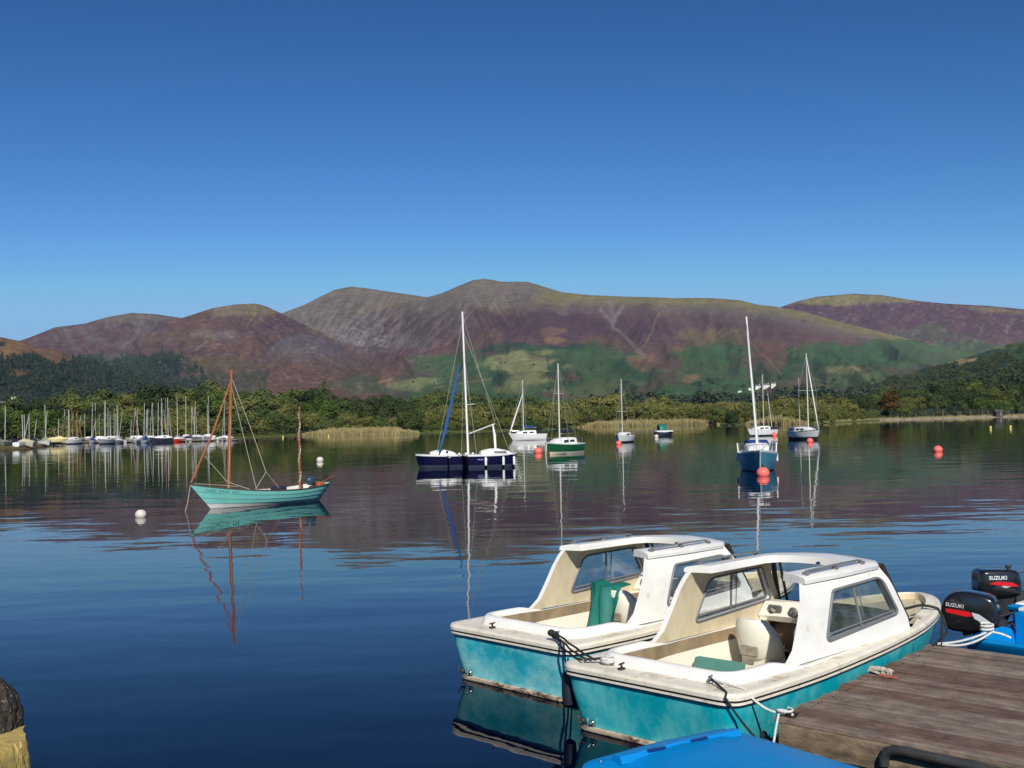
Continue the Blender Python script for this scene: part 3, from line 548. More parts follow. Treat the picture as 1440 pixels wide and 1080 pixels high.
# ------------------------------------------------------------------ reeds
REED = mat('reed_straw', (.30, .25, .11), .9, .25, .3)
def reeds(name, label, x0, x1, n, d0, d1, hgt, seed):
    r = random.Random(seed); m = MB()
    for i in range(int(n*1.8)):
        x = r.uniform(x0, x1); a = azel(x, 600)[0]; d = sd(x)+r.uniform(d0, d1); p = polar(a, d, 0); e_ = min(1, (x-x0)/34., (x1-x)/34.); h = hgt*(r.uniform(.35, 1.) if r.random() < .8 else r.uniform(.9, 1.25))*(.45+1.0*float(fbm(x/6., d/4., 3, seed)))*(.35+.65*e_); t = r.uniform(-.4, .4); w_ = r.uniform(.03, .09); b = r.uniform(0, 3.14)
        c, s_ = math.cos(b)*w_, math.sin(b)*w_
        m.face(m.pts([(p.x-c, p.y-s_, -.1), (p.x+c, p.y+s_, -.1), (p.x+c*.5+t, p.y+s_*.5, h), (p.x-c*.5+t, p.y-s_*.5, h)]))
    o = part(name, m, REED, None, 0); tag(o, label, 'reeds', kind='stuff')
reeds('reed_bed', 'straw coloured reed bed on the shore right of the orange masts', 426, 588, 9000, -4, 11, 1.45, 1)
reeds('reed_bed', 'long straw coloured reed bed behind the small white yacht and green canopied boat', 812, 1012, 9000, -4, 12, 1.8, 2)
reeds('reed_bed', 'short reed bed on the shore right of the steel blue boat mast', 1050, 1134, 2600, -3, 8, 2.2, 3)
reeds('reed_bed', 'low pale grass fringe along the right beach', 1130, 1500, 3500, 6, 14, 1.0, 5)

# ------------------------------------------------------------------ houses
HWALL = mat('house_white_wall', (.78, .76, .72), .8, .05, .3); HROOF = mat('slate_roof', (.10, .10, .11), .7, .2, .5); HWIN = DARKW; HRED = mat('pink_sandstone_wall', (.45, .30, .25), .8, .1, .3)
def house(x, y, d, w_, dep, h, rz, label, wall=HWALL, nwin=3, name='house'):
    if d > 600: pos, d = hill_hit('main', x, y+3); pos.z -= .5
    else: a = azel(x, y)[0]; pos = polar(a, d, CAM_H+d*azel(x, y)[1])
    t = thing(name, label, 'house', pos, rz-azel(x, y)[0], None)
    m = MB(); m.box((0, 0, h/2-2), (w_, dep, h+4)); wl = part('wall', m, wall, t, 0)
    m = MB(); o = .4; rh = dep*.38
    m.loft([[(-w_/2-o, -dep/2-o, h-.1), (-w_/2-o, dep/2+o, h-.1), (-w_/2-o, .01, h+rh), (-w_/2-o, -.01, h+rh)], [(w_/2+o, -dep/2-o, h-.1), (w_/2+o, dep/2+o, h-.1), (w_/2+o, .01, h+rh), (w_/2+o, -.01, h+rh)]], cap0=True, cap1=True)
    rf = part('roof', m, HROOF, t, 0)
    m = MB(); m.box((w_*.3, 0, h+rh*.9), (w_*.06+.5, dep*.12+.4, rh*.7+1)); part('chimney', m, wall, rf, 0)
    for k in range(nwin):
        for zz in ((h*.3, h*.72) if h > 5 else (h*.5,)):
            m = MB(); m.box(((k+.5)/nwin*w_-w_/2, -dep/2-.03, zz), (w_/nwin*.35, .12, h*.16)); part('window', m, HWIN, t, 0)
    return t
for i, (x, y, d, w_, dep, h, rz, lab) in enumerate(((1055, 546, 2450, 16, 12, 10, .2, 'white hotel wing at the left end of the hillside hotel row'), (1066, 544, 2460, 18, 13, 13, .05, 'white hotel block just right of the leaning white mast'), (1078, 543, 2480, 20, 13, 14, -.1, 'tallest white block in the middle of the hillside hotel row'), (1088, 542, 2500, 15, 12, 15, -.15, 'white gabled block at the right end of the hillside hotel row'), (1040, 549, 2400, 14, 10, 6, .3, 'low white cottage just left of the hillside hotel row'), (1095, 564, 1250, 6, 6, 8, .2, 'small white gabled house above the willow bushes'), (915, 555, 1500, 18, 8, 4, 0, 'long white low house among the valley trees'), (6, 593, 300, 7, 5, 3.6, .2, 'white house at the left edge behind the dinghy park'), (1146, 549, 1700, 22, 8, 4, -.1, 'long low pale building in the fields right of the hotel'))):
    k_ = .72 if d > 600 else 1.
    house(x, y, d, w_*k_, dep*k_, h*k_*.85, rz, lab, nwin=3 if w_ > 8 else 2)
m = MB(); t = None
a = azel(1404, 590)[0]; t = thing('beach_hut', 'small dark wooden hut standing on the pale right beach', 'hut', polar(a, sd(1404)+5, .3), .1)
m.box((0, 0, .9), (2.9, 2.4, 2.0)); part('wall', m, mat('dark_timber', (.05, .04, .03), .9, .3, 2), t, 0)
m = MB(); m.loft([[(-1.7, -1.5, 1.9), (-1.7, 1.5, 1.9), (-1.7, 0, 2.5)], [(1.7, -1.5, 1.9), (1.7, 1.5, 1.9), (1.7, 0, 2.5)]], cap0=True, cap1=True); part('roof', m, HROOF, t, 0)
m = MB(); m.box((.4, -1.22, .95), (.8, .08, 1.7)); part('door', m, mat('grey_door', (.15, .13, .12), .8), t, 0)

# ================================================================== YACHTS
def head(p, q): return math.atan2(q[1]-p[1], q[0]-p[0])
def hull_rings(L, B, F, sheer=.25, rake=.12, tr=.75, fine=1.0, under=-.18, n=15, zs=(1, .55, .12, 0, -1)):
    """rings run along the length (stern x=0 -> bow x=L) for one side; returns for each level a list of (x, y, z)"""
    out = []
    for q in zs:
        row = []
        for i in range(n):
            u = i/(n-1); b = B/2*(tr+(1-tr)*math.sin(min(1, u/.45)*math.pi/2))*(1 if u < .45 else max(0, math.cos((u-.45)/.55*math.pi/2))**(.72*fine)); zg = F*(1+sheer*((u-.4)**2/.36 if u > .4 else (.4-u)**2*.7))
            xx = u*L
            if q >= 0: z = zg*q; k = .78+.22*q**.6; xx = u*(L-rake*L*(1-q))+(.02*L*(1-q))*(1-u); y = b*k*(1 if u < .99 else 0)
            else: z = under; y = b*.25; xx = u*(L*.86)+.05*L
            row.append((xx, y, z))
        out.append(row)
    return out
def hull(root, L, B, F, top, boot=ANTI, stripe=None, deck=WHITE_C, split=.12, **k):
    zs = (1, .93, .55, split, 0, -1); rows = hull_rings(L, B, F, zs=zs, **k); m = MB()
    mats_ = [stripe or top, top, boot, boot]; lv = [0, 1, 1, 2, 2]
    rings = [[(x, y, z) for x, y, z in r]+[(x, -y, z) for x, y, z in r[::-1]] for r in rows]
    ids = [m.pts(r) for r in rings]; n = len(rings[0])
    for a in range(len(ids)-1):
        for i in range(n-1): m.face((ids[a][i], ids[a][i+1], ids[a+1][i+1], ids[a+1][i]), lv[a])
        m.face((ids[a][n-1], ids[a][0], ids[a+1][0], ids[a+1][n-1]), lv[a])
    h = part('hull', m, [stripe or top, top, boot], root, 40)
    m = MB(); g = rows[0]; nn = len(g); L_ = m.pts([(x, y*.985, z+.01) for x, y, z in g]); C_ = m.pts([(x, 0, z+.05) for x, y, z in g]); Q = m.pts([(x, -y*.985, z+.01) for x, y, z in g])
    for i in range(nn-1): m.face((L_[i], L_[i+1], C_[i+1], C_[i])); m.face((C_[i], C_[i+1], Q[i+1], Q[i]))
    m.face((L_[0], C_[0], Q[0])); part('deck', m, deck, root, 40); return h, rows
def cabin_trunk(root, x0, x1, w_, z0, h, matl=WHITE_C, win=True, nwin=2, tap=.72, dome=False):
    m = MB(); rings = []
    for u in (0, .06, .5, .8, .93, 1):
        x = x0+(x1-x0)*u; hh = h*(1 if u < .55 else (1-.75*((u-.55)/.45)**1.6)); ww = w_/2*(1-.38*max(0, u-.35)/.65)
        if dome: hh = h*math.sin(max(.12, min(1, (u+.12)*.9))*math.pi)**.6*(1 if u < 1 else .2)
        rings.append([(x, -ww, z0-.05), (x, -ww*.9, z0+hh*.75), (x, -ww*.72, z0+hh*.97), (x, 0, z0+hh*1.04), (x, ww*.72, z0+hh*.97), (x, ww*.9, z0+hh*.75), (x, ww, z0-.05)])
    m.loft(rings, closed=False); n = 7; m.face(m.pts(rings[0])[::-1]); m.face(m.pts(rings[-1])); c = part('cabin', m, matl, root, 50)
    if win:
        for s_ in (-1, 1):
            for k in range(nwin):
                xa = x0+(x1-x0)*(.12+.33*k); xb = xa+(x1-x0)*.24; m = MB(); y = s_*(w_/2*.955+.006)
                m.loft([[(xa, y, z0+h*.3), (xb, y*(.985-.03*k), z0+h*.3), (xb-.06, y*(.955-.03*k), z0+h*.64), (xa+.04, y*.965, z0+h*.66)], [(xa, y-s_*.05, z0+h*.3), (xb, y-s_*.05, z0+h*.3), (xb-.06, y-s_*.08, z0+h*.64), (xa+.04, y-s_*.06, z0+h*.66)]], cap0=True, cap1=True); part('window', m, DARKW, c, 0)
    return c
def rod(root, name, a, b, r, matl, n=6, r2=None, label=None):
    m = MB(); m.tube([a, b], [r, r2 if r2 is not None else r], n); return part(name, m, matl, root, 60, label)
def rig(root, xm, zb, zt, r=.055, matl=ALU, lean=(0, 0), spread=.55, sz=.6, bow=None, stern=None, B=2., boom=None, cover=None, jib=None, wire=.012, bz=.8):
    top = (xm+lean[0], lean[1], zt); ms = rod(root, 'mast', (xm, 0, zb), top, r, matl, 8, r*.75)
    def onm(u): return Vector((xm+lean[0]*u, lean[1]*u, zb+(zt-zb)*u))
    if spread:
        p = onm(sz); rod(ms, 'spreader', p+Vector((0, -spread, 0)), p+Vector((0, spread, 0)), .02, matl, 5)
        m = MB()
        for s_ in (-1, 1): m.tube([onm(.97), p+Vector((0, s_*spread, 0)), (xm-.1, s_*B/2*.9, zb)], wire, 4)
        part('shroud', m, WIRE, root, 60)
    if bow: rod(root, 'forestay', onm(.96), bow, wire, WIRE, 4)
    if stern: rod(root, 'backstay', onm(.99), stern, wire, WIRE, 4)
    if boom:
        a = onm(0)+Vector((0, 0, bz)); b = a+Vector((-boom, 0, .05)); rod(root, 'boom', a, b, .04, matl)
        if cover:
            m = MB(); m.tube([a+Vector((-.02, 0, .25)), a+Vector((-boom*.2, 0, .2)), a+Vector((-boom*.6, 0, .14)), b+Vector((0, 0, .08))], [.11, .19, .15, .07], 8); part('sail_cover', m, cover, root, 60)
    if jib:
        m = MB(); a = onm(jib[1]); b = Vector(jib[0]); m.tube([a, a.lerp(b, .3), a.lerp(b, .8), b], [.03, jib[2], jib[2]*1.2, .04], 7); part('furled_jib', m, jib[3], root, 60)
    return ms
def rails(root, L, B, F, front=True, back=True, h=.5):
    m = MB()
    if front: m.tube([(L*.72, B*.3, F*1.05), (L*.73, B*.3, F+h), (L*.97, .04, F*1.1+h), (L*.97, -.04, F*1.1+h), (L*.73, -B*.3, F+h), (L*.72, -B*.3, F*1.05)], .018, 5); m.tube([(L*.95, 0, F*1.15), (L*.96, 0, F*1.1+h)], .018, 5)
    if back: m.tube([(L*.16, B*.42, F), (L*.15, B*.42, F+h), (.02, B*.36, F+h), (.02, -B*.36, F+h), (L*.15, -B*.42, F+h), (L*.16, -B*.42, F)], .018, 5)
    part('guard_rail', m, METAL, root, 60)
def motor_small(root, x, z, matl=COWL2):
    m = MB(); m.box((x, 0, z+.18), (.26, .2, .3), bev=.05); c = part('outboard_motor', m, matl, root, 50)
    m = MB(); m.box((x-.02, 0, z-.3), (.1, .07, .7), bev=.02); part('motor_leg', m, COWL2, c, 50)
def px_len(x, y): return at(x, y)
# 1 white yacht with blue cover (738,608)
def place(px_, py_): return at(px_, py_, 0)
BOOT = mat('white_boot_top', (.6, .6, .58), .5)
t = thing('sailing_yacht', 'white yacht with small blue sail cover, left of and behind the green hulled yacht', 'yacht', place(741, 619), math.pi+.35)
hull(t, 5.6, 2.2, .85, WHITE_C, BOOT); cabin_trunk(t, 1.6, 4.6, 1.5, .85, .55); rig(t, 3.3, .95, 8.6, .075, spread=.6, bow=(5.5, 0, 1.0), boom=2.0, cover=COVERB, jib=((5.4, 0, 1.), .75, .09, WHITE_C), wire=.02); rails(t, 5.6, 2.2, .85)
t.location = t.location-Vector((math.cos(t.rotation_euler.z)*2.8, math.sin(t.rotation_euler.z)*2.8, 0))
# 2 green yacht
def centred(t, L): t.location = t.location-Vector((math.cos(t.rotation_euler.z)*L/2, math.sin(t.rotation_euler.z)*L/2, 0))
t = thing('sailing_yacht', 'green hulled yacht with white cabin and navy boom cover beside a coral buoy', 'yacht', place(791, 638), math.pi+.95)
hull(t, 5.0, 2.1, .82, GREENH, mat('cream_boot', (.62, .55, .42), .6), WHITE_C, split=.22); cabin_trunk(t, 1.3, 4.1, 1.5, .85, .52); rig(t, 2.9, .95, 7.7, .07, spread=.45, sz=.62, bow=(4.95, 0, 1.0), stern=(.1, 0, .9), boom=1.9, cover=COVERN, wire=.013, bz=.75); rails(t, 5., 2.1, .82); centred(t, 5)
m = MB(); m.tube([(4.9, 0, .9), (5.15, .1, .45), (5.2, .1, -.1)], .04, 5); part('mooring_line', m, ROPEW, t, 60)
# 3 small white yacht
t = thing('sailing_yacht', 'small white yacht with bare spreadered mast, in front of the reeds', 'yacht', place(877, 622), -math.pi/2-.35)
hull(t, 5.2, 2.0, .75, WHITE_C, ANTI, split=.2); cabin_trunk(t, 1.6, 4.2, 1.4, .75, .45); rig(t, 3.1, .85, 7.6, .06, spread=.6, sz=.42, bow=(5.1, 0, .95), wire=.014); rails(t, 5.2, 2., .75); centred(t, 5.2)
# 4 motor boat with green canopy
t = thing('motor_boat', 'small white motor boat with a green canvas canopy and dark hull stripe', 'motor boat', place(934, 613), .25)
hull(t, 3.0, 1.9, .62, ANTI, ANTI, WHITE_C, split=.2); m = MB(); m.box((1.35, 0, .72), (2.7, 1.8, .22), bev=.06); part('gunwale', m, WHITE_C, t)
m = MB(); m.loft([[(x, -.75, .8), (x, -.7*k, 1.35+.2*k), (x, 0, 1.5+.35*k), (x, .7*k, 1.35+.2*k), (x, .75, .8)] for x, k in ((.55, .8), (.8, 1), (1.5, 1.), (1.75, .6))], closed=False); part('canopy', m, TARP, t, 60)
m = MB(); m.loft([[(1.7, -.75, .8), (1.65, -.62, 1.25), (1.65, .62, 1.25), (1.7, .75, .8)], [(2.1, -.7, .8), (1.9, -.5, 1.15), (1.9, .5, 1.15), (2.1, .7, .8)]], cap0=True, cap1=True); part('windscreen', m, GASKET, t)
motor_small(t, -.15, .5, COVERB); centred(t, 3.)
# 5 steel blue yacht, bow to camera, leaning mast
t = thing('sailing_yacht', 'steel blue hulled yacht seen bow on with a tall white mast leaning left', 'yacht', at(1069, 662), -math.pi/2-.17)
hull(t, 6.2, 2.15, .93, BLUEH, ANTI, WHITE_C, fine=1.05, split=.05); cabin_trunk(t, 1.7, 4.6, 1.5, .93, .5)
lean = Vector((-.2, 0, 0)); rig(t, 3.2, 1.0, 8.3, .068, WHITE_C, lean=(.3, -.42), spread=0, bow=(6.1, 0, 1.25), wire=.012); rails(t, 6.2, 2.15, .93, h=.42)
m = MB(); m.box((4.9, .35, 1.22), (.5, .3, .3), bev=.05); m.box((4.8, -.4, 1.2), (.4, .3, .25), bev=.05); m.box((5.2, 0, 1.3), (.3, .3, .4), bev=.06); part('deck_gear', m, WHITE_C, t)
m = MB()
for s_ in (-1, 1): m.tube([(2.2, s_*1.06, .85), (2.2, s_*1.08, .45)], .06, 8); m.tube([(2.4, s_*1.02, .95), (2.4, s_*1.05, 1.45)], .04, 6)
part('fender', m, WHITE_C, t)
m = MB(); m.tube([(6.19, 0, 1.16), (5.55, 0, .1)], .035, 6); part('stem_band', m, WHITE_C, t); m = MB(); m.loft([[(1.4, -.7, 1.35), (1.4, .7, 1.35), (1.4, .6, 1.6), (1.4, -.6, 1.6)], [(2., -.65, 1.3), (2., .65, 1.3), (2., .55, 1.45), (2., -.55, 1.45)]], cap0=True, cap1=True); part('spray_hood', m, COVERB, t)
t.location = at(1069, 664)-Vector((math.cos(t.rotation_euler.z)*5.6, math.sin(t.rotation_euler.z)*5.6, 0))
# 6 white boat behind the blue one
t = thing('sailing_yacht', 'white boat with a thin yellowish mast, partly hidden behind the blue boat mast', 'yacht', place(1070, 613), math.pi+.55)
hull(t, 5.0, 2.1, .85, WHITE_C, ANTI, mat('pale_grey_stripe', (.45, .45, .45), .5), split=.2); cabin_trunk(t, 1.3, 4.0, 1.4, .85, .5); rig(t, 1.9, .9, 8.6, .055, spread=1., sz=.62, wire=.012, B=2.1, bow=(4.9, 0, 1.)); rod(t, 'mizzen_mast', (.3, 0, .8), (1.0, 0, 6.), .04, ALU); m = MB(); m.box((.5, 0, 1.0), (1.2, 1.6, .35), bev=.08); part('cockpit_cover', m, COVERN, t); centred(t, 5)
# 7 white/navy yacht right
t = thing('sailing_yacht', 'white yacht with navy boot stripe and wide spreaders, rightmost of the moored yachts', 'yacht', place(1134, 618), -math.pi/2+.28)
hull(t, 5.8, 2.35, .95, WHITE_C, ANTI, NAVY, split=.3); cabin_trunk(t, 1.5, 4.6, 1.6, .95, .5); rig(t, 3.4, 1.0, 9.9, .075, spread=1.15, sz=.52, bow=(5.7, 0, 1.2), jib=((5.6, 0, 1.2), .96, .06, WHITE_C), wire=.016, B=2.3); rod(t, 'radar_post', (.5, .6, 1.), (.5, .6, 7.2), .05, ALU); rails(t, 5.8, 2.35, .95); m = MB(); m.box((.9, 0, 1.15), (1.3, 1.7, .35), bev=.1); part('cockpit_cover', m, COVERB, t); centred(t, 5.8)

# 8 twin-hulled navy sailing boat: two rafted navy hulls seen side on
pL = at(588, 660); pR = at(728, 656)
def navy_hull(root, name, x0, x1, yoff):
    g = link(name, None, root) if False else None
dvec = pR-pL; ang = math.atan2(dvec.y, dvec.x); Lt = dvec.length
t = thing('catamaran', 'navy twin-hulled sailing boat with a furled blue jib and three white fenders', 'catamaran', pL, ang)
def side_hull(x0, x1, y0, flip, col=NAVY):
    L = x1-x0; rows = hull_rings(L, 1.35, .82, sheer=.12, rake=.06, tr=.8, fine=.6, zs=(1, .88, .5, .22, 0, -1), under=-.15)
    m = MB(); T = (lambda p: (x1-p[0], y0+p[1], p[2])) if flip else (lambda p: (x0+p[0], y0+p[1], p[2]))
    rings = [[T((x, y, z)) for x, y, z in r]+[T((x, -y, z)) for x, y, z in r[::-1]] for r in rows]; ids = [m.pts(r) for r in rings]; n = len(rings[0]); lv = [0, 1, 1, 2, 2]
    for a in range(5):
        for i in range(n): m.face((ids[a][i], ids[a][(i+1) % n], ids[a+1][(i+1) % n], ids[a+1][i]), lv[a])
    h_ = part('hull', m, [WHITE_C, col, ANTI], t, 40); m = MB(); g = rows[0]; A_ = m.pts([T((x, y*.98, z+.01)) for x, y, z in g]); B_ = m.pts([T((x, -y*.98, z+.01)) for x, y, z in g])
    for i in range(len(g)-1): m.face((A_[i], A_[i+1], B_[i+1], B_[i]))
    part('deck', m, WHITE_C, h_, 40); return h_
hA = side_hull(0, 3.9, 1.7, True, NAVY); hB = side_hull(3.1, Lt, .15, False, NAVY)
def blister(x0, x1, y, w_, h):
    m = MB(); rings = []
    for u in (0, .12, .3, .55, .8, .93, 1):
        x = x0+(x1-x0)*u; k = math.sin(math.pi*min(1, max(.03, u*.75+.18)))**.8*(1 if u < .99 else .1); rings.append([(x, y-w_/2, .8), (x, y-w_*.42, .8+h*.75*k), (x, y-w_*.2, .8+h*k), (x, y+w_*.2, .8+h*k), (x, y+w_*.42, .8+h*.75*k), (x, y+w_/2, .8)])
    m.loft(rings[::-1] if False else rings, closed=False, cap0=False); m.face(m.pts(rings[0])); m.face(m.pts(rings[-1])); return part('cabin_top', m, WHITE_C, t, 50)
c1 = blister(.95, 2.65, 1.7, 1.05, .36); c2 = blister(4.0, 6.0, .15, 1.05, .40)
m = MB(); m.box((2.0, 1.2, 1.0), (.14, .05, .16)); part('window', m, DARKW, c1, 0); m = MB(); m.box((5.2, -.375, .96), (.8, .03, .14), bev=.01); part('window', m, GASKET, c2, 0)
m = MB(); m.box((3.35, .95, .78), (.9, 2.4, .08), bev=.02); m.box((2.0, .95, .72), (.12, 2.0, .1)); m.box((4.6, .95, .72), (.12, 2.0, .1)); part('bridge_deck', m, mat('grey_trampoline', (.35, .35, .34), .8), t)
zm = 10.0; rod(t, 'mast', (3.32, .9, .8), (3.12, .9, zm), .075, WHITE_C, 8, .06)
m = MB(); m.tube([(2.85, .9, 6.6), (2.55, .9, 5.2), (1.9, .9, 2.5), (1.45, .9, 1.0)], [.04, .09, .11, .06], 7); part('furled_jib', m, JIB, t)
rod(t, 'boom', (3.4, .9, 2.15), (5.05, .6, 2.75), .045, ALU); m = MB(); m.tube([(4.9, .6, 2.75), (5.0, .5, 2.0), (5.02, .4, 1.1)], [.04, .09, .07], 7); part('sail_bag', m, WHITE_C, t)
rod(t, 'mast_spreader', (3.25, .9, 4.0), (3.8, .9, 4.05), .025, ALU, 5)
m = MB()
for a, b in (((3.13, .9, 9.8), (5.05, .6, 2.8)), ((3.12, .9, 9.4), (1.3, .9, 1.)), ((3.14, .9, 8.8), (5.9, .1, .9)), ((3.16, .9, 7.5), (3.0, 1.7, .8)), ((3.16, .9, 7.5), (3.75, .1, .8))): m.tube([a, b], .014, 4)
part('stay', m, WIRE, t, 60)
for x in (4.22, 5.35, 6.05):
    m = MB(); m.lathe([(.03, .12), (.075, .16), (.08, .4), (.075, .62), (.03, .7)], (x, -.60 if x < 6 else -.5, 0), 8); part('fender', m, WHITE_C, t)
for k in range(5):
    m = MB(); m.box((2.75+.22*k, 1.0, .88), (.1, .1, .12)); part('winch', m, DARKTRIM_RIMSHADE if k % 2 else WHITE_C, t, 0)
mm_ = MB()
for k in range(7): mm_.box((3.75+.09*k+(.05 if k > 3 else 0), -.545, .52+.02*math.sin(k*2.1)), (.05, .012, .07))
part('hull_lettering', mm_, mat('pale_blue_letters', (.25, .32, .7), .5), hB, 0)

# ================================================================== TEAL DORY WITH TWO ORANGE MASTS
b0 = at(291, 716); s0 = at(446, 703); dv = b0-s0; ang = math.atan2(dv.y, dv.x); Ld = 5.15
t = thing('sailing_dory', 'turquoise wooden dory with two orange spars and a small outboard motor', 'sailing boat', s0-dv.normalized()*.42, ang); t.scale = (1.19, 1.1, 1)
def dory_rows(scale=1.):
    rows = []
    for j, q in enumerate((1, .72, .45, .22, .02, -.12)):
        row = []
        for i in range(19):
            u = i/18; zt = .52+.40*max(0, (u-.35)/.65)**1.9+.16*max(0, (.3-u)/.3)**1.6; b = .80*(math.sin(math.pi*min(1, (u*.86+.17)))**.75 if u < .98 else 0); b = b if u > 0 else .32
            bl = .62*b; xb0 = .45; xb1 = Ld-.72; x0, x1 = 0, Ld
            qq = max(q, 0); x = (xb0+(xb1-xb0)*u)*(1-qq)+(x0+(x1-x0)*u)*qq; y = (bl*(1-qq)+b*qq**.8)*scale; z = zt*q if q > 0 else q
            if q < 0: y *= .7
            row.append((x, y, z))
        rows.append(row)
    return rows
rows = dory_rows(); m = MB(); lvl = [0, 0, 0, 1, 1]
for a in range(5):
    for s_ in (-1, 1):
        lap = .012; A_ = m.pts([(x, s_*y, z) for x, y, z in rows[a]]); B_ = m.pts([(x, s_*(y+(lap if a < 4 else 0)), z) for x, y, z in rows[a+1]])
        for i in range(18): m.face((A_[i], A_[i+1], B_[i+1], B_[i]), lvl[a])
        if a < 4:
            Bi = m.pts([(x, s_*y, z) for x, y, z in rows[a+1]])
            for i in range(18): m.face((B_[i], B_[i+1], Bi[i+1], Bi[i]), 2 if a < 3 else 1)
tr_ = [(r[0][0], r[0][1], r[0][2]) for r in rows]; m.face(m.pts([p for p in tr_]+[(x, -y, z) for x, y, z in tr_[::-1]]), 0)
m.face(m.pts([rows[-1][i] for i in range(19)]+[(x, -y, z) for x, y, z in rows[-1][::-1]]), 1)
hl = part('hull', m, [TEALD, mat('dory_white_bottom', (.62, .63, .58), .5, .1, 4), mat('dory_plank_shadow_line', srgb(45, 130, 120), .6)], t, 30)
m = MB()
for s_ in (-1, 1): m.tube([(x, s_*y, z+.012) for x, y, z in rows[0]], .022, 5)
part('gunwale', m, mat('dory_dark_gunwale', (.10, .06, .04), .5), t)
inn = dory_rows(.93); m = MB()
for s_ in (-1, 1):
    A_ = m.pts([(x, s_*y, z) for x, y, z in inn[0]]); B_ = m.pts([(x, s_*y, z) for x, y, z in inn[2]])
    for i in range(18): m.face((A_[i], A_[i+1], B_[i+1], B_[i]))
A_ = m.pts([(x, y, z) for x, y, z in inn[2]]); B_ = m.pts([(x, -y, z) for x, y, z in inn[2]])
for i in range(18): m.face((A_[i], A_[i+1], B_[i+1], B_[i]))
part('interior', m, mat('dory_interior', (.6, .6, .54), .6), t)
for x, w_ in ((1.5, 1.2), (2.5, 1.2), (3.4, .8)): m = MB(); m.box((x, 0, .42), (.26, w_, .03)); part('thwart', m, VARN, t, 0)
m = MB(); m.tube([(3.78, 0, .2), (3.72, 0, 2.6), (3.62, 0, 5.05)], [.055, .052, .034], 9); part('main_mast', m, VARN, t)
m = MB(); m.tube([(1.05, 0, .2), (1.05, 0, 2.), (1.02, 0, 3.7)], [.036, .033, .02], 8); ms2 = part('mizzen_mast', m, VARN, t)
m = MB()
for k in range(16): z = .75+k*.17; a = k*1.1; m.tube([(1.05+.038*math.cos(a+q*.5), .038*math.sin(a+q*.5), z+q*.035) for q in range(5)], .014, 4)
part('lashing', m, ROPEW, ms2)
m = MB(); m.tube([(3.66, 0, 4.6), (4.3, 0, 2.8), (5.1, 0, .98)], [.02, .035, .03], 7); part('furled_jib', m, mat('brown_spar_sail', srgb(150, 85, 62), .7, .25, 6), t)
m = MB(); W = lambda *p: m.tube(p, .011, 4)
W((5.12, 0, .95), (5.25, .05, .3), (5.4, .1, -.1)); W((4.65, 0, 1.95), (3.9, .1, .95), (3.3, .55, .62)); W((3.6, 0, 4.7), (3.1, .4, 2.6), (2.75, .55, 1.25), (3.2, .6, .6)); W((2.75, .55, 1.25), (2.2, .45, .62)); W((3.62, 0, 4.4), (2.95, .3, .6)); W((3.6, 0, 4.9), (3.85, .1, .62)); W((5.0, 0, .95), (4.2, .2, .85), (3.6, .3, .75))
part('rigging', m, mat('tan_rope', (.42, .38, .30), .8), t, 60)
rod(t, 'bumkin', (.35, 0, .62), (-.45, -.1, .9), .014, mat('red_spar', (.35, .08, .06), .5))
m = MB(); m.box((.62, 0, .78), (.32, .26, .34), bev=.07, ry=.35); c = part('outboard_motor', m, mat('blue_grey_cowl', srgb(48, 68, 84), .35), t, 50); m = MB(); m.box((.42, 0, .3), (.12, .08, .8), bev=.03, ry=.15); part('motor_leg', m, COWL2, c)
m = MB(); m.box((.3, 0, .62), (.28, .5, .14), bev=.03); part('stern_bench', m, VARN, t); m = MB(); m.sphere((1.9, 0, .56), .22, 10, 0, (1.3, 1.2, .5)); part('folded_sail', m, COVERN, t)
m = MB()
for k in range(13):
    if k in (4, 9): continue
    u = .86+.0; i0 = 16.6-k*.27; i = int(i0); f_ = i0-i; r0 = rows[0]; P0 = Vector(rows[0][i]).lerp(Vector(rows[0][i+1]), f_); P1 = Vector(rows[1][i]).lerp(Vector(rows[1][i+1]), f_); p = P0.lerp(P1, .5); m.box((p.x, p.y+.012, p.z), (.042, .012, .06 if k % 3 else .045), rz=-.25)
part('name_lettering', m, mat('dark_lettering', srgb(70, 140, 130), .6), hl, 0)

# ================================================================== BUOYS
def buoy(x, y_w, d_px, matl, label, group=None, drop=.4, mast_=False, flat=False, name='mooring_buoy'):
    p = at(x, y_w); dist = math.hypot(p.x, p.y); r = d_px/2*dist/1600; t = thing(name, label, 'buoy', p, rnd.uniform(0, 6), group)
    m = MB(); m.sphere((0, 0, r*drop), r, 18, 0, (1, 1, .92)); part('float', m, matl, t, 60)
    m = MB(); m.lathe([(r*.2, 0), (r*.2, r*.18), (r*.1, r*.2)], (0, 0, r*(drop+.9)), 8); m.tube([(r*.18*math.cos(a), 0, r*(drop+1.12)+r*.18*math.sin(a)) for a in [i*math.pi/5 for i in range(10)]], r*.045, 5, closed=True); part('lifting_ring', m, DARKTRIM_RIMSHADE, t)
    return t
WB = mat('weathered_white_buoy', (.66, .60, .52), .6, .15, 4, dirt=((.2, .17, .12), .55, .75, 5.0)); YB = mat('yellow_marker', (.75, .55, .15), .5, .1)
buoy(198, 727, 15, WB, 'weathered white buoy floating left of and nearer than the turquoise dory'); buoy(450, 649, 10, WB, 'small pale buoy floating beyond the stern of the turquoise dory')
buoy(597, 658, 13, PINK, 'coral pink buoy in front of the left navy hull'); buoy(757, 637, 12, PINK, 'coral pink buoy just left of the green hulled yacht')
buoy(870, 625, 8, PINK, 'small coral pink buoy at the bow of the small white yacht'); buoy(923, 615, 6, WB, 'tiny white buoy beside the green canopied motor boat')
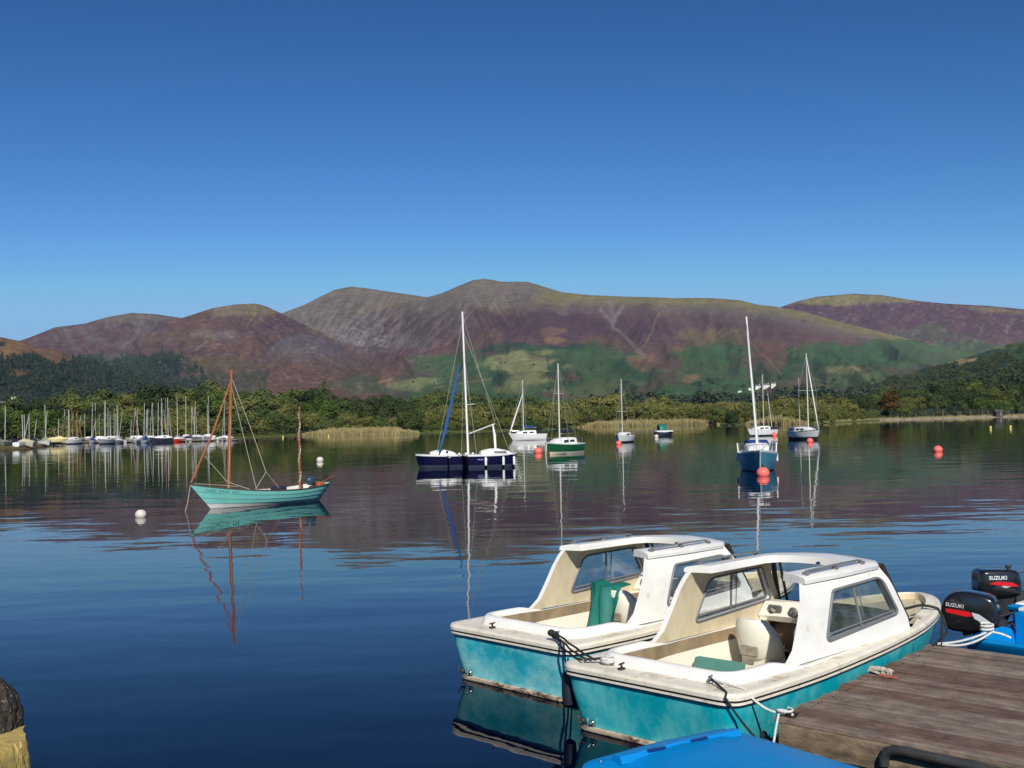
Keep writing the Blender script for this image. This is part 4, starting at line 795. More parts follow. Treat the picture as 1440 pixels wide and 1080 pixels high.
buoy(1073, 669, 18, PINK, 'large coral red buoy touching the bow of the steel blue yacht'); buoy(1089, 613, 7, PINK, 'small orange buoy to the right of the half hidden white boat')
buoy(1139, 622, 9, PINK, 'coral pink buoy under the bow of the rightmost moored yacht'); buoy(1319, 635, 12, PINK, 'lone coral pink buoy on open water at the right')
for x, y, h, lab in ((1393, 603, 4.2, 'left one of two yellow marker buoys near the right beach'), (1421, 602, 4.2, 'right one of two yellow marker buoys near the right beach'), (398, 616, 3.4, 'tiny yellow marker between the dory masts below the left shore'), (462, 614, 3.4, 'tiny yellow marker in front of the left reed bed')):
    p = at(x, y); d = math.hypot(p.x, p.y)/1600; t = thing('marker_buoy', lab, 'buoy', p, 0); m = MB(); m.lathe([(h*.3*d, -.2), (h*.33*d, .0), (h*.33*d, h*.75*d), (h*.22*d, h*.85*d)], n=10); part('float', m, YB, t)
    m = MB(); m.lathe([(h*.2*d, 0), (h*.24*d, h*.2*d), (h*.05*d, h*.3*d)], (0, 0, h*.85*d), 8); part('top_mark', m, DARKTRIM_RIMSHADE, t)

# ================================================================== MARINA
HC = {'w': WHITE_C, 'c': mat('cream_hull', (.66, .60, .46), .5), 'g': mat('grey_hull', (.35, .37, .40), .5), 'd': mat('dark_hull', (.03, .035, .05), .4), 'r': mat('orange_red_hull', srgb(235, 70, 40), .45), 'b': mat('brown_wood_hull', (.30, .17, .09), .5), 'n': NAVY, 'y': mat('yellow_canvas', (.70, .58, .30), .8, .12, 3), 'o': mat('olive_canvas', (.28, .27, .16), .8), 'k': COVERB, 'z': COVERN}
def proto(hullc, cover, L=4.6, cab=False):
    t = thing('moored_dinghy', 'x', 'dinghy', (0, 0, 0)); hull(t, L, 1.75, .55 if not cab else .85, HC[hullc], ANTI if cab else HC[hullc], n=8, split=.2)
    if cab: cabin_trunk(t, L*.25, L*.8, 1.3, .85, .5, nwin=1)
    elif cover:
        m = MB(); m.loft([[(x, -w_, .5), (x, 0, .62+h), (x, w_, .5)] for x, w_, h in ((0, .6, .1), (L*.3, .85, .35), (L*.62, .8, .42), (L*.95, .2, .15))], closed=False); m.face(m.pts([(0, -.6, .5), (0, 0, .72), (0, .6, .5)])); part('canvas_cover', m, HC[cover], t, 60)
    else:
        m = MB(); m.box((L*.35, 0, .6), (L*.5, 1.1, .14), bev=.05); part('cockpit_well', m, HC['g'], t)
    return t
def mast_on(t, h, x, lean, matl, r=.07, boom=None):
    m = MB(); m.tube([(x, 0, .5), (x+lean[0], lean[1], h)], [r, r*.8], 6); part('mast', m, matl, t, 60)
    if boom: m = MB(); m.tube([(x, 0, 1.1), (x-1., 0, 1.2), (x-2.1, 0, 1.15)], [.14, .17, .08], 7); part('sail_cover', m, boom, t, 60)
AL2 = mat('weathered_mast', (.55, .55, .50), .5); WD2 = mat('brown_mast', (.36, .20, .13), .5)
# x, waterline y, mast top y (None = no mast), hull, cover, kind, mast material, label
MAR = [
 (10, 617, 572, 'g', 'o', 0, 'a', 'grey dinghy ashore at the left picture edge, under the white house'), (28, 619, None, 'd', 'z', 0, 'a', 'dark covered dinghy ashore beside the white house'), (22, 620, 583, 'w', None, 0, 'a', 'white dinghy ashore on the spit, leftmost with a mast'),
 (47, 620, 583, 'c', 'y', 0, 'a', 'cream dinghy with a short mast ashore on the spit'), (33, 622, 582, 'c', None, 0, 'a', 'small cream dinghy nearest the left end of the spit'), (57, 621, 570, 'w', 'o', 0, 'a', 'dinghy with the tallest mast on the spit'),
 (64, 617, 590, 'y', 'y', 0, 'a', 'long pale yellow covered boat ashore with a short mast'), (76, 617, 576, 'y', 'y', 0, 'a', 'second pale yellow covered boat on the spit, right of the first'), (74, 624, 588, 'w', None, 0, 'a', 'low white dinghy afloat where the spit ends'),
 (87, 623, 586, 'g', 'o', 0, 'a', 'grey dinghy afloat beside the tip of the spit'), (92, 624, 580, 'd', None, 0, 'a', 'dark hulled dinghy near the tip of the spit'), (99, 624, 576, 'g', 'o', 0, 'a', 'dinghy with an olive cover right of the spit'),
 (105, 624, 576, 'd', 'y', 0, 'a', 'dark hulled dinghy with a yellow cover in the marina row'), (112, 625, 577, 'w', None, 1, 'w', 'bright white broad cabin boat, most reflective in the marina row'), (115, 623, 580, 'w', 'y', 0, 'w', 'white dinghy with a brownish mast touching the bright white cabin boat'),
 (122, 623, 588, 'b', None, 0, 'w', 'brown dinghy right of the bright white cabin boat'), (128, 624, 566, 'g', 'w', 0, 'a', 'grey dinghy with a thin bluish mast'), (135, 624, 566, 'w', 'k', 0, 'a', 'white dinghy with a blue cover and tall mast'),
 (141, 624, 565, 'g', 'w', 0, 'a', 'grey dinghy carrying the twin tall masts left of centre'), (149, 624, 586, 'd', 'z', 0, 'a', 'dark dinghy with a navy cover and short mast'), (158, 625, 563, 'g', 'k', 1, 'a', 'pale grey cabin boat under the tallest white mast of the row'),
 (166, 624, None, 'w', 'z', 0, 'a', 'white boat with a navy cover and no mast'), (172, 624, 569, 'g', 'w', 0, 'a', 'grey boat with a leaning stay and tall mast'), (180, 623, None, 'b', 'y', 0, 'w', 'tan wooden boat under a cream cover'),
 (187, 623, None, 'c', 'w', 0, 'a', 'cream boat with a white cover and no mast'), (193, 624, 575, 'w', 'w', 0, 'w', 'white dinghy with a brownish mast beside the tan boat'), (199, 624, 576, 'w', 'k', 0, 'a', 'white dinghy with blue cover and slanted stay'),
 (208, 624, 567, 'w', 'k', 0, 'a', 'white boat with rounded bow below a tall mast'), (216, 623, 566, 'n', 'k', 0, 'a', 'navy hulled boat with blue cover'), (226, 623, 560, 'c', 'k', 1, 'w', 'cream cabin boat below the brown mast'),
 (234, 622, None, 'd', 'w', 0, 'a', 'dark hulled boat with a white cover'), (242, 623, 560, 'd', 'w', 1, 'a', 'dark hulled cabin boat with a tall grey mast, left of the orange hull'), (251, 622, 559, 'w', 'z', 0, 'a', 'white boat with navy cover just behind the orange hull'),
 (258, 622, None, 'r', 'w', 0, 'a', 'orange red hulled dinghy, the only one in the marina row'), (266, 621, 558, 'w', 'w', 1, 'a', 'white cabin boat right of the orange hull under a thick mast'), (275, 621, None, 'w', 'z', 0, 'a', 'white boat with navy cover two along from the orange hull'),
 (286, 621, 557, 'w', 'z', 1, 'a', 'white cabin boat under the rightmost tall mast'), (294, 620, None, 'w', 'k', 0, 'a', 'white boat with bright blue cover behind the dory forestay'), (302, 620, None, 'c', 'k', 0, 'a', 'cream boat with blue cover behind the dory forestay'), (311, 620, None, 'w', 'w', 0, 'a', 'last white boat at the right end of the marina row')]
PR = {}
for x, y, ty, hc, cv, cab, mm2, lab in MAR:           # masts differ, so build the bare boat of each kind once and copy it
    key = (hc, cv, cab); first = key not in PR
    if first: PR[key] = proto(hc, cv, 5.6 if cab else 4.6, cab); t = PR[key]
    else:
        t = PR[key].copy(); COL.objects.link(t)
        for ch in PR[key].children:
            if ch.name.split('.')[0] in ('mast', 'sail_cover'): continue
            c = ch.copy(); COL.objects.link(c); c.parent = t
            for g_ in ch.children: d = g_.copy(); COL.objects.link(d); d.parent = c
    ashore = x < 70 or y < 618
    p = at(x, y-(2 if ashore else 1), 0); rz = rnd.choice([-1.57, -1.3, -1.8, 1.5, -2.3, -.8]) if not lab.startswith('long') else .1
    if ashore:
        a = azel(x, 600)[0]; d = sd(x)+(8 if y > 619 else 20); p = polar(a, d); p.z += .05
    if hc == 'y': rz = .15
    t.location = p; t.scale = (.88, .9, 1); t.rotation_euler = (0, 0, rz); tag(t, lab, 'dinghy', 'boats in the marina row')
    if ty:
        d = math.hypot(p.x, p.y); zt = CAM_H+d*azel(x, ty)[1]-p.z; sx = rnd.uniform(-.25, .25); mast_on(t, zt, 2.6, (0, sx), AL2 if mm2 == 'a' else WD2, .062, COVERB if cv in ('k',) and not cab else None)
# bare leaning spars and extra masts belong to dinghies parked behind
for x, ty, lean, mm2, lab in ((5, 588, -1.2, 'a', 'far dinghy with a leaning mast behind the left end of the spit'), (38, 586, .9, 'a', 'far dinghy whose mast leans right behind the spit'), (67, 578, .5, 'a', 'far dinghy mast between the two yellow covers'), (82, 590, -1., 'a', 'far dinghy with mast leaning left behind the yellow covers'), (111, 578, .1, 'w', 'far dinghy with a brownish mast behind the bright white cabin boat'), (118, 590, -.6, 'w', 'far dinghy with a short brown leaning mast'), (132, 590, .9, 'a', 'far dinghy whose mast leans right near the twin tall masts'), (170, 578, .8, 'a', 'far dinghy whose mast leans right beside the tall white mast'), (198, 579, -.9, 'a', 'far dinghy whose mast leans left in mid row'), (217, 567, 0, 'a', 'far dinghy with an upright mast in mid row'), (232, 585, -1.1, 'w', 'far dinghy with a brown leaning spar left of the orange hull'), (251, 559, 0, 'a', 'far dinghy mast directly behind the orange hull'), (210, 580, 0, 'w', 'far dinghy with a short brown mast in mid row'), (186, 590, .2, 'a', 'far dinghy with a short mast behind the tan boat'), (52, 590, .5, 'a', 'far dinghy with a short mast on the spit'), (92, 583, 0., 'w', 'far dinghy with a brown mast right of the yellow covers')):
    t = PR[('g', 'o', 0)].copy(); COL.objects.link(t)
    for ch in PR[('g', 'o', 0)].children:
        if ch.name.split('.')[0] in ('mast', 'sail_cover'): continue
        c = ch.copy(); COL.objects.link(c); c.parent = t
    d = sd(x)+(3 if x > 68 else 34); p = polar(azel(x, 600)[0], d); t.location = (p.x, p.y, max(p.z, 0)); t.rotation_euler = (0, 0, -1.4); tag(t, lab, 'dinghy', 'dinghies parked behind the marina row'); zt = CAM_H+d*azel(x, ty)[1]-t.location.z; mast_on(t, zt, 2.6, (0, lean), AL2 if mm2 == 'a' else WD2, .058)
m = MB(); pa, pb = at(66, 624.5), at(322, 620.5); dv = pb-pa; L_ = dv.length; m.box((L_/2, 3.2, .28), (L_, 1.6, .14)); 
for k in range(14): m.box((3+k*(L_-6)/13, 3.2, -.3), (.25, .25, 1.3))
t = thing('marina_pontoon', 'low grey pontoon running behind the marina row of boats', 'pontoon', (pa.x, pa.y, 0), math.atan2(dv.y, dv.x)); part('walkway', m, mat('grey_planks', (.25, .22, .18), .9, .2, .5), t, 0)
# crowd of covered boats between and behind the front row
r8 = random.Random(8); keys = [k for k in PR if k[0] in 'wwcg']
for k in range(48):
    x = 70+k*5.1+r8.uniform(-2, 2); key = r8.choice(keys); t = PR[key].copy(); COL.objects.link(t)
    for ch in PR[key].children:
        if ch.name.split('.')[0] in ('mast',): continue
        c = ch.copy(); COL.objects.link(c); c.parent = t
    p = at(x, 622.5-x/110, 0); t.location = (p.x, p.y, 0); t.scale = (.8, .8, .9); t.rotation_euler = (0, 0, r8.choice([-1.5, -1.7, 1.6, -1.2, .6])); tag(t, 'boat crowded in between and behind the front boats of the marina row', 'dinghy', 'boats crowding the marina row')
    if k % 3: d = math.hypot(p.x, p.y); mast_on(t, CAM_H+d*azel(x, 577-x/16+r8.uniform(-4, 12))[1], 2.3, (0, r8.choice([0, 0, .1, -.7, .8])), AL2, .05)

# ================================================================== CABIN CRUISERS IN THE FOREGROUND
PLAN = [(0, 0), (0, .5), (.0, .86), (.04, .95), (.14, 1.005), (.6, 1.02), (1.4, 1.01), (2.2, .965), (3.0, .905), (3.8, .80), (4.4, .65), (4.82, .49), (5.12, .32), (5.30, .15), (5.35, .05), (5.36, 0)]
def smooth_half(P, n):
    P = [Vector((x, y)) for x, y in P]; out = []
    for i in range(len(P)-1):
        a, b, c, d = P[max(i-1, 0)], P[i], P[i+1], P[min(i+2, len(P)-1)]
        if i == 0: a = Vector((b.x, -c.y))
        if i+2 > len(P)-1: d = Vector((c.x, -b.y))
        for k in range(n):
            t = k/n; out.append(.5*((2*b)+(c-a)*t+(2*a-5*b+4*c-d)*t*t+(3*b-a-3*c+d)*t**3))
    out.append(P[-1]); return out
HALF = smooth_half(PLAN, 3)
def plan_loop(off=0.0, sx=1., sy=1., x0=0.):
    pts_ = [p for p in HALF]+[Vector((p.x, -p.y)) for p in HALF[-2:0:-1]]; n = len(pts_); out = []
    for i, p in enumerate(pts_):
        t = pts_[(i+1) % n]-pts_[i-1]; nn = Vector((t.y, -t.x)).normalized()
        q = p+nn*(-off) if False else p-Vector((-nn.x, -nn.y))*(-1)*0
        # inward normal: towards the centre line
        inward = Vector((t.y, -t.x)); inward.normalize()
        c = Vector((2.3, 0))-p
        if inward.dot(c) < 0: inward = -inward
        q = p+inward*off; out.append((x0+q.x*sx, q.y*sy))
    return out
def gz(x): return .53+.13*max(0, min(1, (x-1)/4.4))**1.5
def cabin_boat(pose, hull_m, label, seat_cloth=None, cushion=False, first=True):
    px_, py_, ang = pose; t = thing('cabin_boat', label, 'motor boat', (px_, py_, 0), ang, 'turquoise cabin boats moored side by side')
    ring = lambda off, z, sx=1., sy=1., x0=0.: [(x, y, (z(x) if callable(z) else z)) for x, y in plan_loop(off, sx, sy, x0)]
    # hull
    m = MB(); R4 = [ring(.012, lambda x: gz(x)), ring(.02, lambda x: gz(x)*.72, .985, .985, .01), ring(.03, lambda x: .22+.02*x/5, .955, .95, .03), ring(.03, .045, .915, .885, .06), ring(.03, -.03, .90, .86, .07), ring(.10, -.22, .80, .55, .12)]
    m.loft(R4, mats=[0, 0, 0, 1, 2]); m.face(m.pts(R4[-1]), 2); h = part('hull', m, [hull_m, SCUM, SCUM], t, 30)
    m = MB(); m.loft([ring(.022, .052, .917, .888, .06), ring(-.012, .050, .917, .888, .06), ring(-.016, .028, .912, .884, .062), ring(-.010, .008, .908, .88, .064), ring(.02, -.004, .90, .87, .07)]); part('chine_strip', m, RUST, h, 30)
    # rim; the shade below it is painted in as a dark underside strip
    m = MB(); g = lambda d: (lambda x: gz(x)+d)
    m.loft([ring(.02, g(-.012)), ring(-.012, g(-.012)), ring(-.022, g(.0)), ring(-.022, g(.022)), ring(-.012, g(.028)), ring(-.012, g(.036)), ring(-.028, g(.042)), ring(-.030, g(.075)), ring(-.018, g(.096)), ring(.012, g(.106)), ring(.03, g(.104))], mats=[2, 2, 0, 2, 1, 2, 0, 0, 0, 0]); part('rubbing_rim', m, [CREAM, BLACKL, DARKTRIM_RIMSHADE], t, 30)
    # side deck between rim and coaming (from the transom round to the foredeck)
    deckz = g(.10); co = lambda off: plan_loop(off); N = len(HALF)
    A_ = ring(.03, g(.103)); B_ = [(2.3+(x-2.3)*.885, y*.765, gz(x)+.098) for x, y in plan_loop(0)]; n = len(A_); m = MB(); ia, ib = m.pts(A_), m.pts(B_)
    for i in range(n):
        j = (i+1) % n
        if max(A_[i][0], A_[j][0]) <= 3.75: m.face((ia[i], ia[j], ib[j], ib[i]))
    part('side_deck', m, GRIMY, t, 40)
    # coaming: a rounded raised lip round the cockpit (stern and both sides), low where the cabin sides stand on it
    CP = smooth_half([(.25, 0), (.25, .52), (.28, .68), (.40, .79), (.60, .825), (1.0, .83), (1.35, .87), (1.9, .86), (2.5, .82), (3.0, .77), (3.35, .73)], 5)
    CP = [Vector((q.x, -q.y)) for q in CP[::-1]]+CP[1:]
    def coam(off):
        out = []
        for i, q in enumerate(CP):
            d_ = (CP[min(i+1, len(CP)-1)]-CP[max(i-1, 0)]).normalized(); out.append((q.x+d_.y*off, q.y-d_.x*off))
        return out
    prof_ = [(-.012, .095), (.0, .135), (.014, .17), (.045, .195), (.085, .192), (.105, .165), (.110, .13), (.114, -.02), (.13, -.10), (.14, -.33)]
    kk = lambda x: max(0, min(1, (x-.95)/.4)); m = MB(); rings = [[(x, y, gz(x)+dz*(1-kk(x))+min(dz, .105)*kk(x)) for x, y in coam(off if True else 0)] for off, dz in prof_]
    ids = [m.pts(r) for r in rings]
    for a in range(len(ids)-1):
        for i in range(len(CP)-1): m.face((ids[a][i], ids[a][i+1], ids[a+1][i+1], ids[a+1][i]), 1 if (a == 6 and CP[i].y > .3) else (0 if a < 7 else 2))  # brown band on the port inner face paints the shade under the lip
    part('cockpit_coaming', m, [WHITE, LIP_SHADE, SEATM], t, 50)
    # ledge + cockpit sole
    m = MB(); m.face(m.pts([(x, y, .21) for x, y in coam(.14)])); part('cockpit_sole', m, mat('grimy_sole', (.55, .50, .38), .6, .15, 4, dirt=((.25, .19, .1), .45, .75, 3.0)), t, 0)
    # foredeck: raised centre, broad rim and a sunken well at the bow
    m = MB(); xs = [3.45, 3.75, 4.0, 4.3, 4.6, 4.9]
    fi = [i for i in range(n) if A_[i][0] > 3.42]; outer = [A_[i] for i in fi]; wl = plan_loop(.135)
    well = [(min(max(wl[i][0], 3.95), 9), wl[i][1]*(1 if wl[i][0] > 3.95 else 1), gz(wl[i][0])+.125) for i in fi]
    io, iw = m.pts(outer), m.pts(well); lip = m.pts([(x-.015*0, y*.965, z-.012) for x, y, z in well]); fl = m.pts([(3.95+(x-3.95)*.985, y*.95, gz(x)+.045) for x, y, z in well])
    for i in range(len(fi)-1):
        m.face((io[i], io[i+1], iw[i+1], iw[i])); m.face((iw[i], iw[i+1], lip[i+1], lip[i])); m.face((lip[i], lip[i+1], fl[i+1], fl[i]), 1)
    m.face(fl, 1)
    q = m.pts([(3.95, .64, gz(3.95)+.125), (3.95, -.64, gz(3.95)+.125), (3.95, -.64, gz(3.95)+.04), (3.95, .64, gz(3.95)+.04), (3.3, .70, gz(3.3)+.15), (3.3, -.70, gz(3.3)+.15)]); m.face((q[0], q[1], q[2], q[3]), 1); m.face((q[4], q[5], q[1], q[0])); part('foredeck', m, [GRIMY, LINER], t, 35)
    # cabin side walls with window openings
    yw = lambda z: .835-(z-.66)*.115-(max(0, z-1.2))*.28
    outer_xz = [(1.00, .655), (1.17, .69), (1.29, .78), (1.40, .96), (1.50, 1.14), (1.57, 1.28), (1.62, 1.36), (1.68, 1.385), (2.2, 1.398), (2.9, 1.392), (3.06, 1.375), (3.16, 1.25), (3.33, .98), (3.44, .80), (3.46, .665)]
    win = [(1.80, .79), (2.02, 1.245), (2.99, 1.272), (3.245, .875)]
    def rounded(P, r, k=5):
        out = []; nP = len(P)
        for i in range(nP):
            a, b, c = Vector(P[i-1]), Vector(P[i]), Vector(P[(i+1) % nP]); u = (a-b).normalized(); v = (c-b).normalized()
            for s_ in range(k+1): f_ = s_/k; p0 = b+u*r; p2 = b+v*r; out.append(((1-f_)**2*p0+2*f_*(1-f_)*b+f_*f_*p2))
        return out
    wp = rounded(win, .075); cen = Vector((2.5, 1.04))
    def cast(poly, a):
        d = Vector((math.cos(a), math.sin(a))); best = None
        for i in range(len(poly)):
            p, q = Vector(poly[i-1]), Vector(poly[i]); e = q-p; den = d.x*e.y-d.y*e.x
            if abs(den) < 1e-9: continue
            w_ = p-cen; tt = (w_.x*e.y-w_.y*e.x)/den; s_ = (w_.x*d.y-w_.y*d.x)/den
            if tt > 0 and -1e-6 <= s_ <= 1+1e-6: best = tt if best is None else min(best, tt)
        return cen+d*(best or 1)
    angs = sorted(set([round(math.atan2((Vector(p)-cen).y, (Vector(p)-cen).x), 4) for p in list(outer_xz)+list(wp)]+[round(-math.pi+i*math.pi/24, 4) for i in range(48)]))
    OP = [cast(outer_xz, a) for a in angs]; IP = [cast(wp, a) for a in angs]
    for s_ in (1, -1):
        m = MB(); th = .06; f3 = lambda P, d: [(p.x, s_*(yw(p.y)-d), p.y) for p in P]
        m.loft([f3(IP, 0), f3(OP, 0), f3(OP, th), f3(IP, th), f3(IP, 0)], mats=[0, 1, 2, 1]); w_ = part('cabin_side', m, [WHITE, WHITE, LINER], t, 30)
        m = MB(); fr = rounded(win, .08, 6); m.tube([(p.x, s_*(yw(p.y)+.004), p.y) for p in fr], .017, 6, closed=True); m.tube([(p.x, s_*(yw(p.y)-th-.004), p.y) for p in fr], .012, 6, closed=True); wf = part('window_frame', m, GASKET, w_, 60)
        m = MB()
        m.tube([(2.52, s_*(yw(.85)-.015), .83), (2.46, s_*(yw(1.25)-.015), 1.255)], .013, 5); m.tube([(2.60, s_*(yw(.85)-.02), .83), (2.56, s_*(yw(1.25)-.02), 1.255)], .006, 5)
        m.tube([(1.9, s_*(yw(.82)-.02), .845), (3.2, s_*(yw(.88)-.02), .905)], .012, 5); part('sliding_bar', m, GASKET, wf, 60)
        m = MB(); m.face(m.pts([(p.x, s_*(yw(p.y)-.017), p.y) for p in fr])); part('window_pane', m, GLASS, wf, 0)
    # U shaped roof: side strips and a front beam, open in the middle
    m = MB(); ye = yw(1.39)+.03
    def roofz(y): return 1.40+.030*(1-(y/ye)**2)
    outl = [(1.60, ye), (2.3, ye+.01), (3.02, ye), (3.18, ye-.10), (3.26, .3), (3.28, 0), (3.26, -.3), (3.18, -ye+.10), (3.02, -ye), (2.3, -ye-.01), (1.60, -ye)]
    innl = [(1.68, .44), (2.1, .45), (2.72, .47), (2.84, .40), (2.88, .2), (2.89, 0), (2.88, -.2), (2.84, -.40), (2.72, -.47), (2.1, -.45), (1.68, -.44)]
    aft = [[(x, y) for x, y in outl], [(x, y) for x, y in innl]]
    def rng3(P, dz, k=1.): return [(x, y*k, roofz(y)+dz) for x, y in P]
    R_r = [rng3(outl, -.045), rng3(outl, -.01), [(x-(.02 if x > 2 else -.01), y*.97, roofz(y)+.012) for x, y in outl], [((a[0]+b[0])/2, (a[1]+b[1])/2, roofz((a[1]+b[1])/2)+.022) for a, b in zip(outl, innl)], rng3(innl, .016), rng3(innl, -.0, .99), [(x+.0, y*.98, roofz(y)-.062+.0*x) for x, y in innl], [(x+.02*(x > 2.7), y*1.03, roofz(y)-.062) for x, y in innl], rng3(outl, -.045)]
    idr = [m.pts(r) for r in R_r]; nn = len(outl)
    for a in range(len(idr)-1):
        for i in range(nn-1): m.face((idr[a][i], idr[a][i+1], idr[a+1][i+1], idr[a+1][i]), 1 if a == 7 else 0)
    m.face([i_[0] for i_ in idr[:-1]]); m.face([i_[-1] for i_ in idr[:-1]]); rf = part('roof', m, [WHITE, LINER], t, 40)
    for s_ in (1, -1):
        m = MB(); z0 = 1.425
        for dy in (0, .035): m.tube([(1.72, s_*(.63+dy), z0), (1.78, s_*(.63+dy), z0+.035), (2.3, s_*(.625+dy), z0+.04), (2.8, s_*(.61+dy), z0+.038), (2.84, s_*(.61+dy), z0)], .009, 6)
        for xx in (1.75, 2.3, 2.82): m.box((xx, s_*.645, z0+.012), (.05, .05, .03))
        part('grab_rail', m, METAL if False else GASKET, rf, 60)
    for yy in (.42, -.1): m = MB(); m.sphere((2.875, yy, 1.385), .018, 8, 0, (.6, 1.5, .8)); part('roof_fitting', m, DARKTRIM_RIMSHADE, rf)
    # windscreen: raked frame with panes
    T_ = lambda y: Vector((3.17-.03*(y/.7)**2*0+.06*(1-(y/.72)**2), y, 1.365)); Bt = lambda y: Vector((3.44+.22*(1-(abs(y)/.82)**2), y, .80))
    m = MB(); ys = [(-.69, -.80), (-.05, -.06), (.05, .06), (.69, .80)]
    m.tube([T_(-.69), T_(-.35), T_(0), T_(.35), T_(.69)], .03, 6); m.tube([Bt(-.80), Bt(-.4), Bt(0), Bt(.4), Bt(.80)], .035, 6)
    for a, b in ((-.68, -.79), (.68, .79)): m.tube([T_(a), Bt(b)], .032, 6)
    for a, b in ((-.60, -.70), (.60, .70)): m.tube([T_(a), Bt(b)], .018, 6)
    ws = part('windscreen_frame', m, DARKTRIM_RIMSHADE, t, 60)
    m = MB(); K = 8; ra = [T_(-.67+1.34*i/K) for i in range(K+1)]; rb = [Bt(-.78+1.56*i/K) for i in range(K+1)]; m.loft([ra, rb], closed=False); part('windscreen_pane', m, GLASS, ws, 60)
    m = MB(); m.loft([[(3.30, -.78, .79), (3.30, .78, .79)], [Bt(-.78)+Vector((0, 0, -.01)), Bt(.78)+Vector((0, 0, -.01))]], closed=False); m.loft([[(3.46, -.79, .80), (3.68, 0, .80), (3.46, .79, .80)], [(3.46, -.80, gz(3.4)+.09), (3.95, 0, gz(3.9)+.10), (3.46, .80, gz(3.4)+.09)]], closed=False)
    part('cuddy_front', m, GRIMY, t, 30)
    # dashboard and bulkhead
    m = MB(); m.loft([[(3.34, -.79, .79), (3.34, .79, .79)], [(3.10, -.78, .80), (3.10, .78, .80)]], closed=False, m=1)
    m.loft([[(3.10, .74, .865), (3.10, .16, .895), (3.10, .04, .84)], [(2.99, .76, .72), (2.99, .18, .74), (2.99, .0, .72)], [(3.03, .76, .66), (3.03, .18, .67), (3.03, .0, .66)], [(3.3, .76, .66), (3.3, .18, .67), (3.3, .0, .66)]], closed=False)
    m.loft([[(3.10, .74, .865), (3.10, .16, .895), (3.10, .04, .84)], [(3.3, .74, .86), (3.3, .16, .87), (3.3, .04, .83)]], closed=False)
    m.box((3.2, .38, .5), (.06, .7, .4), 2); m.box((3.30, -.3, .55), (.04, .9, .5), 3)
    d = part('dashboard', m, [SEATM, DARKTRIM_RIMSHADE, mat('brown_locker', (.10, .05, .03), .6), DARKTRIM_RIMSHADE], t, 35)
    m = MB(); m.sphere((3.0, .31, .79), .06, 14, 0, (.45, 1, 1)); m.sphere((2.975, .31, .79), .018, 8, 1, (1, 1, 1)); part('steering_hub', m, [GAUGE, METAL], d); m = MB(); m.box((3.025, .56, .80), (.04, .17, .09), bev=.01); m.lathe([(.02, -.05), (.028, -.028), (.02, -.02)], (3.02, .56, .80), 10, 1, 'X'); part('instrument_panel', m, [GAUGE, METAL], d)
    # helm seat: a moulded tub seen from behind, on a box
    def tub(x, y, rz=0.):
        m = MB(); rings = []
        for z, w_, dp, cx in ((.40, .19, .16, 0), (.44, .235, .20, 0), (.55, .255, .225, -.01), (.66, .26, .235, -.03), (.78, .245, .235, -.05), (.84, .21, .215, -.06)):
            rings.append([(x+cx-dp*math.cos(a)*1., y+w_*math.sin(a), z-(.20*max(0, (abs(a)-.9))/1.2 if z > .6 else 0)) for a in [-2.1+4.2*i/16 for i in range(17)]])
        ins = [[(x+(px__-x)*.86+.012, y+(py__-y)*.88, z) for px__, py__, z in r] for r in rings[::-1]]
        m.loft(rings+ins, closed=False); m.loft([[(x-.15, y-.18, .47), (x-.15, y+.18, .47)], [(x+.2, y-.2, .47), (x+.2, y+.2, .47)]], closed=False)
        return part('helm_seat', m, SEATM, t, 50)
    s1 = tub(2.36, .30); m = MB(); m.box((2.39, .30, .33), (.34, .34, .24), bev=.02); part('seat_pedestal', m, SEATM, s1)
    m = MB(); m.box((2.125, .30, .50), (.02, .22, .10), bev=.008); part('seat_slot', m, mat('seat_slot_grime', (.30, .26, .20), .7, .3, 20), s1)
    s2 = tub(2.36, -.42); m = MB(); m.box((2.39, -.42, .33), (.34, .34, .24), bev=.02); part('seat_pedestal', m, SEATM, s2)
    m = MB(); m.box((2.75, -.62, .36), (.7, .36, .32), bev=.03); part('side_locker', m, SEATM, t)
    # fittings
    for x, y, nm in ((.12, .34, 'a'), (.24, -.60, 'b')):
        m = MB(); z = gz(x)+(.105 if x < .2 else .108); m.box((x, y, z+.01), (.07, .05, .02), bev=.006); m.tube([(x, y, z+.02), (x, y, z+.05)], .012, 6); m.tube([(x-.045, y-.01, z+.055), (x+.045, y+.01, z+.055)], .010, 6); part('cleat', m, DARKTRIM_RIMSHADE if x < .2 else METAL, t, 60)
    m = MB(); m.lathe([(.10, 0), (.10, .02), (.085, .025), (.06, .02)], (3.82, .28, gz(3.8)+.125), 16); part('deck_hatch', m, CREAM, t)
    for y in ((.78, .66) if first else (.80, .66)):
        m = MB(); m.box((.05, y, .10), (.05, .05, .05), bev=.012); m.tube([(.03, y, .09), (.005, y+.02, .12), (.02, y+.03, .15)], .008, 5); part('transom_eye', m, DARKTRIM_RIMSHADE if y > .7 else METAL, h, 60)
    if cushion:
        o = None
        m = MB(); m.box((0, 0, 0), (.34, .52, .07), bev=.02); o = solo('seat_cushion', m, CUSH, 'flat green cushion lying in the cockpit of the nearer cabin boat', 'cushion'); M4 = Matrix.Translation((px_, py_, 0))@Matrix.Rotation(ang, 4, 'Z'); o.matrix_world = M4@Matrix.Translation((1.66, .36, .38))@Matrix.Rotation(.5, 4, 'Z')@Matrix.Rotation(-.30, 4, 'Y')@Matrix.Rotation(.12, 4, 'X')
        m = MB(); m.box((0, 0, 0), (.16, .30, .06), bev=.025); o = solo('folded_cloth', m, BLUEM, 'small dark blue cloth under the corner of the green cushion', 'cloth'); o.matrix_world = M4@Matrix.Translation((1.46, .16, .27))@Matrix.Rotation(.2, 4, 'Z')
